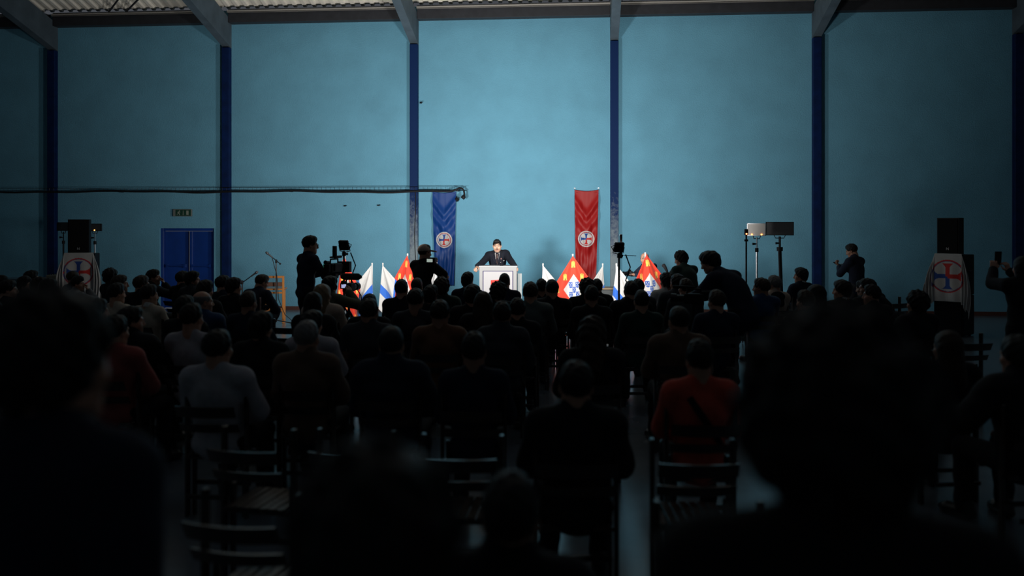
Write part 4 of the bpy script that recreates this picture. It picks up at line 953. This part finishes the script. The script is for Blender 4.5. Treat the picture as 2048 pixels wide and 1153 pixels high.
# second rig of the seated operator
t6 = who(660); op = at(683, t6[14]-.0, z=0)+FW*.55
tr = thing('camera_tripod', 'second camera tripod in front of the seated olive jacket operator', 'tripod', op, R(-10)); tripod(tr, 1.0, .40, .018, blackm, .2, .72); obj('centre_column', MB().tube([(0, 0, .62), (0, 0, .92)], .018, 10), blackm, tr); obj('fluid_head', MB().box((0, 0, .945), (.08, .10, .06), b=.012), black, tr)
cc = camcorder('video_camera', 'small video camera with glowing viewing screen before olive jacket operator', op+NO((0, 0, 1.045)), R(-12), .22, .95)
obj('flip_screen', MB().box((0, -.155, .03), (.125, .014, .085), b=.004), black, cc); obj('display', MB().box((0, -.164, .03), (.075, .003, .055)), mat('bright display', (.3, .32, .45), .3, emit=((.55, .6, .95), .7)), cc)
obj('microphone_windshield', MB().tube([(-.14, .0, .155), (-.10, .02, .16), (.14, .04, .16), (.19, .04, .155)], [.02, .05, .05, .02], 12), mat('furry grey', (.02, .02, .02), .95, bump=.8, bscale=150), cc)
J = POSES['sitcam']; t = t6[10]; hp_ = MB(); hp_.tube([(.098*cos(a), -.02, .03+.105*sin(a)) for a in np.linspace(0, pi, 12)], .010, 7)
for x in (-1, 1): hp_.tube([(x*.082, -.01, -.01), (x*.108, -.01, -.01)], [.042, .036], 14)
o = obj('headphones', hp_, black, t); o.matrix_basis = M4(headM(J, (int(-22*.8), 0)), J['hed'])
# cameraman in a cap
t, rt, s_ = stander('standlcd', 850, 489, R(-28), 'person standing in beige cap and black short sleeves, filming left of blue banner', D=13.55, hair='cap', hc='beige', top='tee', tc='black', pc='black', hr=(-22, -3))
hp = at(862, 13.2, 521.5); cp_ = thing('camera', 'small camera with lit flip screen held by the cap wearer', 'camera', hp, R(-10))
obj('camera_body', MB().box((0, .05, 0), (.12, .10, .085), b=.012), black, cp_); obj('lens_barrel', MB().tube([(0, .09, 0), (0, .19, 0)], [.04, .043], 14), blackm, cp_)
obj('screen_frame', MB().box((0, -.022, .0), (.135, .014, .072), b=.004), black, cp_); obj('display', MB().box((-.01, -.030, 0), (.088, .003, .046)), mat('camera display', (.25, .32, .28), .3, emit=((.62, .75, .66), .5)), cp_)
obj('grip', MB().tube([(.02, .05, -.04), (.02, .05, -.16)], .018, 10), black, cp_)
# stooping bald photographer, curly photographer, stooping man
rz = R(128); t, rt, s_ = stander('bendcam', 1289, 505.5, rz, 'person bald in dark clothes stooping with camera behind dim red flag', D=17.3, hair='ring', hc='grey', top='shirt', tc='navy', pc='black', hr=(4, -14))
def still(label, p, rz, flash=False):
    c = thing('camera', label, 'camera', p, rz)
    obj('camera_body', MB().box((0, 0, 0), (.14, .06, .095), b=.012).box((0, 0, .058), (.05, .05, .035), b=.008), black, c); obj('lens', MB().tube([(0, .02, 0), (0, .13, 0), (0, .15, 0)], [.038, .040, .046], 16), blackm, c)
    if flash: obj('flash', MB().tube([(0, -.01, .07), (0, .0, .10), (0, .06, .16), (0, .10, .185)], [.018, .02, .028, .033], 10), black, c)
    return c
still('camera in the hands of the bald stooping photographer', hold('bendcam', rt, rz, s_, (0, .09, .03)), rz)
rz = R(28); t, rt, s_ = stander('bendcam', 1361, 503.5, rz, 'person with dark curls in dark green top stooping with a camera', D=14.25, hair='curly', hc='black', top='sweater', tc='green', pc='black', hr=(40, -16), sk=skin2)
still('camera with tilted flash held by the curly photographer', hold('bendcam', rt, rz, s_, (0, .09, .03)), rz, True)
rz = R(48); t, rt, s_ = stander('bend', 1424, 503.5, rz, 'person stooping in dark jacket, large rounded back, right of photographers', D=10.9, hair='full', hc='black', top='suit', tc='navy', pc='black', hr=(10, -22), wide=1.12)
vc = at(1388, 10.3, 598); cc = camcorder('video_camera', 'dark video camera with pale side, below the stooping man', vc, R(75), .24, .9, True); obj('side_plate', MB().box((.078, -.02, .0), (.004, .12, .05)), mat('pale plastic', (.35, .36, .4), .4), cc)
tr = thing('monopod', 'monopod under the dark video camera below the stooping man', 'monopod', (vc[0], vc[1], 0)); obj('pole', MB().tube([(0, 0, 0), (0, 0, vc[2]-.06)], .014, 8), blackm, tr); obj('foot', MB().lathe([(0, .03), (.02, .03), (.03, 0), (0, 0)], n=12), black, tr); obj('mount_plate', MB().box((0, 0, vc[2]-.062), (.07, .07, .012), b=.003), blackm, tr)
rz = R(42); t, rt, s_ = stander('standphone', 1703, 488, rz, 'person standing in dark jacket reading a phone, right of the right column', D=15.8, hair='short', hc='black', top='suit', tc='navy', pc='charcoal', hr=(22, -20))
p_ = thing('mobile_phone', 'phone in the hands of the standing man at right', 'phone', hold('standphone', rt, rz, s_, (0, .10, .055)), rz); p_.rotation_euler = (R(30), 0, rz); obj('case', MB().box((0, 0, 0), (.075, .15, .010), b=.003), black, p_); obj('camera_bump', MB().box((.02, .05, -.007), (.028, .03, .006), b=.002), blackm, p_)
rz = R(4); t, rt, s_ = stander('standraise', 2044, 513, rz, 'person standing at right frame edge raising a phone in both hands', D=9.6, hair='long', hc='black', top='coat', tc='black', pc='black', hr=(10, 0), wide=1.0)
p_ = thing('mobile_phone', 'phone held upright in raised hands at the right frame edge', 'phone', hold('standraise', rt, rz, s_, (-.01, .055, .14)), rz); p_.rotation_euler = (R(95), 0, rz); obj('case', MB().box((0, 0, 0), (.075, .155, .010), b=.003), black, p_); obj('camera_bump', MB().box((-.02, .05, -.007), (.03, .035, .006), b=.002), blackm, p_)
# dark foreground figures close to the lens
stander('stand', 113, 590, R(-12), 'person standing, dark blurred silhouette in left foreground', D=1.85, hair='curly', hc='black', top='suit', tc='navy', pc='black', hr=(-12, 0), hk='near')
stander('stand', 1668, 672, R(-4), 'person standing, largest dark curly head in right foreground', D=1.32, hair='afro', hc='black', top='sweater', tc='black', pc='black', hr=(0, 6), hk='near')
stander('stand', 752, 908, R(0), 'person standing closest, rounded dark hair at bottom centre', D=1.12, hair='curly', hc='black', top='coat', tc='black', pc='black', hr=(4, 0), hk='near')
# ---------------------------------------------------------------- stage lights
def led(px, y, P, label, tgt, out):
    p = P; d = Vector(tgt)-Vector(p); rz = math.atan2(-d[0], d[1]); el = math.atan2(d[2], math.hypot(d[0], d[1]))
    st = thing('light_stand', label, 'light stand', (p[0], p[1], 0), 0)
    obj('pole', MB().tube([(0, 0, .3), (0, 0, p[2]-.11), (0, 0, p[2]-.11), (0, 0, p[2]-.08)], [.016, .016, .011, .011], 8), blackm, st); obj('spigot', MB().lathe([(0, .07), (.022, .07), (.03, .05), (.03, .0), (0, 0)], (0, 0, p[2]-.16), 10), blackm, st)
    obj('knob', MB().tube([(.02, 0, p[2]-.13), (.06, 0, p[2]-.13)], [.012, .02], 8), black, st)
    for k in range(3):
        a = .4+k*2*pi/3; obj('leg', MB().tube([(0, 0, .72), (cos(a)*.42, sin(a)*.42, .012)], .012, 6), blackm, st); obj('strut', MB().tube([(0, 0, .30), (cos(a)*.24, sin(a)*.24, .32)], .008, 6), blackm, st)
    pl_ = bpy.data.objects.new('stage_lamp', None); COL.objects.link(pl_); pl_.location = tuple(p); pl_.rotation_euler = (el, 0, rz); tag(pl_, 'square black '+label.split(' stand')[0]+' lamp head seen from behind', 'stage light')
    obj('lamp_housing', MB().box((0, 0, 0), (.152, .05, .152), b=.008), black, pl_)
    hs = MB()
    for i in range(7): hs.box((-.054+i*.018, -.030, 0), (.005, .014, .125))
    obj('cooling_fins', hs, blackm, pl_)
    obj('diffuser', MB().box((0, .027, 0), (.135, .006, .135)), mat('lamp diffuser', (.8, .8, .78), .5, emit=((1, .97, .92), 6)), pl_)
    obj('yoke', MB().tube([(-.085, 0, 0), (-.085, 0, -.09), (0, 0, -.11), (.085, 0, -.09), (.085, 0, 0)], .007, 6), blackm, pl_)
    obj('tilt_handle', MB().tube([(out*.076, 0, .03), (out*.135, -.02, .02), (out*.08, -.01, -.06)], .007, 6), black, pl_)
    cbl = [NO((.10, 0, p[2]-.11)), NO((.17, .02, p[2]-.30)), NO((.10, 0, p[2]-.5)), NO((.25, .03, p[2]-.75)), NO((.3, .03, .2)), NO((.45, .1, .012)), NO((.9, .2, .012))]
    cl_ = tag(obj('cable', MB().tube(cbl, .010, 6), black), 'black power cable dangling from the '+label.split(' stand')[0], 'cable'); cl_.location = (p[0], p[1], 0)
led(687, 491, LEDL, 'left lamp stand above the tripod camera', AIML, 1)
led(1240, 494, LEDR, 'right lamp stand beside the red banner', AIMR, -1)
hkp = at(1250, 13.6, 511); hb = tag(obj('boom_arm', MB().tube([(-.06, 0, 0), (.17, 0, -.008)], .005, 6).lathe([(0, .02), (.012, .02), (.012, -.02), (0, -.02)], (-.07, 0, 0), 8), blackm), 'thin horizontal rod on the right lamp stand', 'rod'); hb.location = tuple(hkp)
ext = at(1242, 13.65, 475); eb = tag(obj('stand_extension', MB().tube([(0, 0, -.32), (0, 0, .045)], [.02, .02], 8), black), 'short black pole rising behind right lamp head', 'pole'); eb.location = tuple(ext)
# second pair of panels standing unlit at each side
def panel_stand(px, ytop, ybot, wpx, D, pm, polem, label, plabel, leds=(), rz=0, thick=.05, polr=.018, lean=0):
    s_ = F/D; w_ = wpx/s_; h_ = (ybot-ytop)/s_; p = at(px, D, (ytop+ybot)/2)
    st = thing('light_stand', label, 'light stand', (p[0], p[1], 0), 0); zb_ = p[2]-h_/2
    obj('pole', MB().tube([(lean, 0, .35), (0, 0, zb_-.25)], polr, 10), polem, st); obj('inner_tube', MB().tube([(0, 0, zb_-.3), (0, 0, zb_-.02)], polr*.65, 8), polem, st)
    obj('knob', MB().tube([(-.015, -.01, zb_-.14), (-.075, -.02, zb_-.14)], [.012, .022], 8), black, st); obj('clamp', MB().lathe([(0, .04), (polr*1.7, .04), (polr*1.7, -.03), (0, -.03)], (0, 0, zb_-.25), 10), black, st)
    for k in range(3):
        a = .9+k*2*pi/3; obj('leg', MB().tube([(lean, 0, .75), (lean+cos(a)*.42, sin(a)*.42, .012)], .013, 6), blackm, st)
    pn = bpy.data.objects.new('stage_lamp', None); COL.objects.link(pn); pn.location = tuple(p); pn.rotation_euler = (0, 0, rz); tag(pn, plabel, 'stage light')
    obj('back_shell', MB().box((0, 0, 0), (w_, thick, h_), b=.008), pm, pn); obj('yoke', MB().tube([(-w_*.2, 0, -h_/2), (-w_*.15, 0, -h_/2-.05), (w_*.15, 0, -h_/2-.05), (w_*.2, 0, -h_/2)], .008, 6), blackm, pn)
    obj('rim', MB().box((0, -thick/2, h_/2-.006), (w_, .012, .012)).box((0, -thick/2, -h_/2+.006), (w_, .012, .012)).box((-w_/2+.006, -thick/2, 0), (.012, .012, h_)).box((w_/2-.006, -thick/2, 0), (.012, .012, h_)), blackm if pm is black or 'dark' in plabel else steel, pn)
    for (lx, lz) in leds: obj('indicator_light', MB().lathe([(0, .006), (.010, .004), (.013, 0)], (lx*w_, -thick/2-.008, lz*h_), 10, rotx(R(90))), mat('amber indicator', (.5, .15, .03), .4, emit=((1, .35, .08), 5)), pn)
alu = mat('silver panel back', (.74, .72, .68), .5, .1, var=.12, scale=3)
panel_stand(1513.5, 447, 472, 37, 15.5, alu, steel, 'silver tubed light stand under the silver panel at right', 'silver backed light panel with amber indicators at right', [(-.24, -.40), (.28, -.40)], R(-24))
panel_stand(1559.5, 444, 471, 54, 16.0, mat('dark panel', (.03, .032, .036), .5), blackm, 'thick dark stand under the dark panel at right', 'wide dark light panel beside the silver panel at right', [], R(-14), polr=.032, lean=.04)
panel_stand(127, 445, 462, 26, 19.3, mat('dark panel', (.03, .032, .036), .5), blackm, 'dark stand left of left speaker stack, mostly hidden', 'dark light panel left of the left loudspeaker', [], R(-6))
panel_stand(190, 447.5, 462.5, 27, 18.9, mat('dark panel', (.03, .032, .036), .5), steel, 'pale stand right of left speaker stack', 'dark light panel with amber dot right of left loudspeaker', [(.0, -.38)], R(10))
p = at(1492.5, 15.0, 468); rs = thing('light_stand', 'thin black stand with red indicator left of the silver panel', 'light stand', (p[0], p[1], 0))
obj('pole', MB().tube([(-.0, 0, .4), (0, 0, p[2])], .014, 8), blackm, rs); obj('receiver_box', MB().box((0, 0, p[2]+.03), (.06, .05, .10), b=.008), black, rs); obj('indicator_light', MB().lathe([(0, .008), (.010, .006), (.014, 0)], (0, -.026, p[2]+.0), 10, rotx(R(90))), mat('red indicator', (.6, .05, .02), .4, emit=((1, .14, .05), 9)), rs)
obj('clamp', MB().tube([(-.03, 0, p[2]-.11), (.03, 0, p[2]-.11)], .018, 8), black, rs)
for k in range(3):
    a = .2+k*2*pi/3; obj('leg', MB().tube([(0, 0, .75), (cos(a)*.38, sin(a)*.38, .012)], .012, 6), blackm, rs)
# ---------------------------------------------------------------- loudspeaker stacks under draped cloths
grille = mat('speaker grille', (.006, .006, .007), .7, bump=.4, bscale=400, spec=.1)
def stack(px, D, y_sp0, y_top, w_sp, w_sub, d_sub, rz, side, clo, flip, sublab, splab, cllab):
    s_ = F/D; p = at(px, D, y_top); zt = p[2]
    sub = thing('subwoofer_stack', sublab, 'speaker', (p[0], p[1], 0), rz)
    obj('cabinet', MB().box((0, 0, zt*.25+.01), (w_sub, d_sub, zt*.5-.02), b=.012), black, sub); obj('cabinet', MB().box((0, 0, zt*.75), (w_sub, d_sub, zt*.5-.012), b=.012), black, sub)
    for z_ in (zt*.25, zt*.75): obj('grille', MB().box((0, -d_sub/2-.006, z_), (w_sub-.05, .012, zt*.5-.07), b=.004), grille, sub)
    for s2 in (-1, 1): obj('side_handle', MB().tube([(s2*(w_sub/2+.002), -.08, zt*.8), (s2*(w_sub/2+.02), -.05, zt*.8), (s2*(w_sub/2+.02), .05, zt*.8), (s2*(w_sub/2+.002), .08, zt*.8)], .010, 6), blackm, sub)
    for a in (-1, 1):
        for b_ in (-1, 1): obj('foot', MB().lathe([(0, .012), (.03, .012), (.025, 0), (0, 0)], (a*(w_sub/2-.06), b_*(d_sub/2-.06), 0), 10), black, sub)
    hs = (y_top-y_sp0)/s_; sp_ = thing('loudspeaker', splab, 'speaker', tuple(p+rotz(rz) @ NO((side, -.02, .008))), rz)
    vs = [(-w_sp/2, -.17), (w_sp/2, -.17), (w_sp/2, .05), (w_sp*.3, .19), (-w_sp*.3, .19), (-w_sp/2, .05)]
    cab = MB(); n = 6; cab.add([(x, y, 0) for x, y in vs]+[(x, y, hs) for x, y in vs], [tuple(range(n))[::-1], tuple(range(n, 2*n))]+[(i, (i+1) % n, n+(i+1) % n, n+i) for i in range(n)]); obj('cabinet', cab, black, sp_)
    obj('grille', MB().box((0, -.178, hs/2), (w_sp-.03, .016, hs-.04), b=.006), grille, sp_)
    fc = bpy.data.curves.new('badge', 'FONT'); fc.body = 'N'; fc.size = .065; fc.extrude = .002; fc.align_x = 'CENTER'; tmp = bpy.data.objects.new('badge', fc); COL.objects.link(tmp); bpy.context.view_layer.update(); bm_ = bpy.data.meshes.new_from_object(tmp.evaluated_get(bpy.context.evaluated_depsgraph_get())); bpy.data.objects.remove(tmp); bm_.materials.clear(); bo = obj('badge', bm_, mat('silver badge', (.45, .45, .45), .4), sp_); bo.location = (0, -.190, .065); bo.rotation_euler = (R(90), 0, 0)
    W2, Hc = clo
    y0 = -d_sub/2-.022
    def pos(u, v):
        # a square cloth laid over the top edge: centre panel hangs straight, the two corners fall in longer cascades beside it
        x = (u-.5)*W2; top = .14; a = v*(Hc+top); down = np.maximum(a-top, 0); dn = np.clip(down/Hc, 0, 1); c_ = w_sub*.44
        o_ = np.maximum(np.abs(x)-c_, 0); o_ = np.where(a < top, np.minimum(o_, .02), o_); sg = np.sign(x)
        xx = sg*(np.minimum(np.abs(x), c_)+o_*(.22+.75*np.sin(np.clip(dn*1.15, 0, 1)*pi*.62)*np.exp(-dn*.5)))
        z = -down-np.where(a < top, 0, o_*(.9+.25*np.sin(o_*60)))
        f1 = np.sin(u*pi*7+.8+.6*np.sin(v*4))*.5+.5
        y = np.where(a < top, top-a, 0)-.008-(.004+.026*f1)*np.clip(dn*2.2, 0, 1)*(a >= top)-.05*np.sin(o_*45)**2*np.clip(dn*3, 0, 1)-o_*.10*dn
        return np.stack([xx, y0+y, zt+.010+z-np.where(a < top, 0, .004)], -1)
    def colf(u, v):
        C = np.empty(u.shape+(3,)); C[:] = (.42, .41, .40); x = (u-.5)*W2; yy = -(v*(Hc+.16)-.16-Hc*.46); r = Hc*.40; emblem(C, x+.0, yy, r*1.04, flip, False); return C
    ct_ = tag(cloth('draped_cloth', 120, 120, pos, colf, cotton, None, .004), cllab, 'cloth'); ct_.location = (p[0], p[1], 0); ct_.rotation_euler = (0, 0, rz)
stack(163, 18.3, 440, 506.5, .395, .60, .52, R(20), -.02, (1.0, .80), False, 'black subwoofer stack on the floor under white cloth, far left', 'black loudspeaker on top of left subwoofer stack', 'white cloth with red and blue emblem draped over left subwoofers')
stack(1908, 15.75, 437, 508.5, .365, .50, .48, R(-42), -.03, (.92, .82), True, 'black subwoofer stack on the floor under white cloth, far right', 'black loudspeaker on top of right subwoofer stack', 'white cloth with upside down emblem draped over right subwoofers')
# ---------------------------------------------------------------- microphones, wooden chair, table, stage box
def micstand(px, yb, tip, end, label, ytop, foot_r=.33):
    D = F*EYE/(yb-HOR); p = at(px, D, z=0); zt = EYE-(ytop-HOR)*D/F
    st = thing('microphone_stand', label, 'microphone stand', p, TH); a_, b_ = NO(tip)/F*D, NO(end)/F*D
    obj('pole', MB().tube([(0, 0, .05), (0, 0, zt)], .012, 8), blackm, st); obj('clutch', MB().box((0, 0, zt), (.035, .05, .07), b=.008), black, st)
    A_ = NO((a_[0], -.02, zt+a_[1])); B_ = NO((b_[0], .0, zt+b_[1])); obj('boom', MB().tube([B_, A_], .009, 8), blackm, st); obj('counterweight', MB().tube([B_, B_+(A_-B_)*.12], .018, 8), black, st)
    d_ = (A_-B_)/np.linalg.norm(A_-B_); obj('microphone', MB().tube([A_-d_*.02, A_+d_*.09, A_+d_*.10, A_+d_*.13, A_+d_*.155], [.013, .017, .024, .026, .014], 12), mat('microphone grey', (.06, .06, .065), .4, .5), st)
    for k in range(3):
        a = .3+k*2*pi/3; obj('leg', MB().tube([(0, 0, .09), (cos(a)*foot_r, sin(a)*foot_r, .012)], .011, 7), blackm, st)
    return st, p, A_
st, p, A_ = micstand(552.5, 650, (-8, 8.5), (9, -6), 'tall microphone stand with tilted boom before the wooden chair', 523)
wc = [A_, NO((.02, -.03, .95)), NO((.05, -.03, .5)), NO((.18, -.05, .2)), NO((.42, -.1, .013)), NO((1.1, -.1, .013))]
o = obj('cable', MB().tube(wc, .007, 6), black, st)
micstand(484.5, 652, (19, 12.5), (-3, -3), 'low microphone stand angled right, beside seated suits', 565)
yw = mat('honey varnished wood', (.42, .16, .035), .4, var=.2, scale=5, stretch=(1, 1, .2)); Dc = 17.75; p = at(548, Dc, z=0)
tc_ = thing('wooden_chair', 'honey coloured wooden chair behind the tall microphone stand', 'chair', p, TH+R(5)); s_ = F/Dc
zt = EYE-(551.5-HOR)*Dc/F
for x in (-1, 1):
    obj('back_post', MB().box((x*.17+.035, -.16, zt/2), (.042, .035, zt), b=.005), yw, tc_); obj('front_leg', MB().box((x*.17+.0, .20, .325), (.04, .035, .65), b=.005), yw, tc_)
obj('top_rail', MB().box((.035, -.16, zt-.02), (.34, .025, .045), b=.005), yw, tc_); obj('back_slat', MB().box((.035, -.16, zt-.165), (.34, .022, .085), b=.005), mat('brown slat', (.10, .04, .02), .5), tc_); obj('lower_rail', MB().box((.035, -.16, .60), (.34, .025, .035), b=.004), yw, tc_)
obj('seat', MB().box((.02, .03, .665), (.40, .42, .03), b=.008), yw, tc_); obj('stretcher', MB().box((.0, .20, .25), (.34, .02, .03), b=.004), yw, tc_); obj('stretcher', MB().box((.03, -.16, .25), (.34, .02, .03), b=.004), yw, tc_)
Dt = 18.9; a_, b_ = at(-40, Dt, z=0), at(127, Dt, z=0); zt = EYE-(556-HOR)*Dt/F; mid = (a_+b_)/2; L = np.linalg.norm(b_-a_)
tb = thing('side_table', 'long trestle table by the far left wall', 'table', mid, TH)
tpm = mat('blue grey laminate', (.10, .16, .20), .5); obj('tabletop', MB().box((0, 0, zt-.06), (L, .55, .10), b=.006), tpm, tb)
for x in (-1, 1):
    for y in (-1, 1): obj('leg', MB().box((x*(L/2-.1), y*.22, (zt-.11)/2), (.04, .04, zt-.11), b=.004), steel, tb)
p = at(113, Dt-.1, z=zt-.008); mx = thing('mixing_desk', 'pale mixing desk on the table end beside left cloth', 'mixer', p, TH)
obj('chassis', MB().box((0, 0, .04), (.26, .36, .08), b=.01), mat('cream casing', (.40, .37, .28), .5), mx)
kn = MB()
for i in range(5):
    for j in range(3): kn.tube([(-.10+i*.05, -.10+j*.09, .078), (-.10+i*.05, -.10+j*.09, .10)], [.012, .010], 8)
o = obj('knobs', kn, black, mx); o['kind'] = 'stuff'
p = at(1223, 17.2, z=0); sb = thing('stage_box', 'dark equipment box under the white flags, right of podium', 'box', p, TH+R(-6))
zt = EYE-(571-HOR)*17.2/F
obj('case', MB().box((0, 0, zt*.46), (.42, .45, zt*.9), b=.012), mat('dark case', (.02, .03, .032), .5), sb); obj('lid_edge', MB().box((0, 0, zt*.93), (.43, .46, .03), b=.006), mat('tan edge', (.25, .17, .09), .5), sb)
for z_ in (.25, .45, .62): obj('rack_unit', MB().box((0, -.228, zt*z_), (.36, .012, .09), b=.003), blackm, sb)
for x in (-1, 1): obj('corner_trim', MB().box((x*.205, -.222, zt*.46), (.02, .02, zt*.9), b=.003), steel, sb)
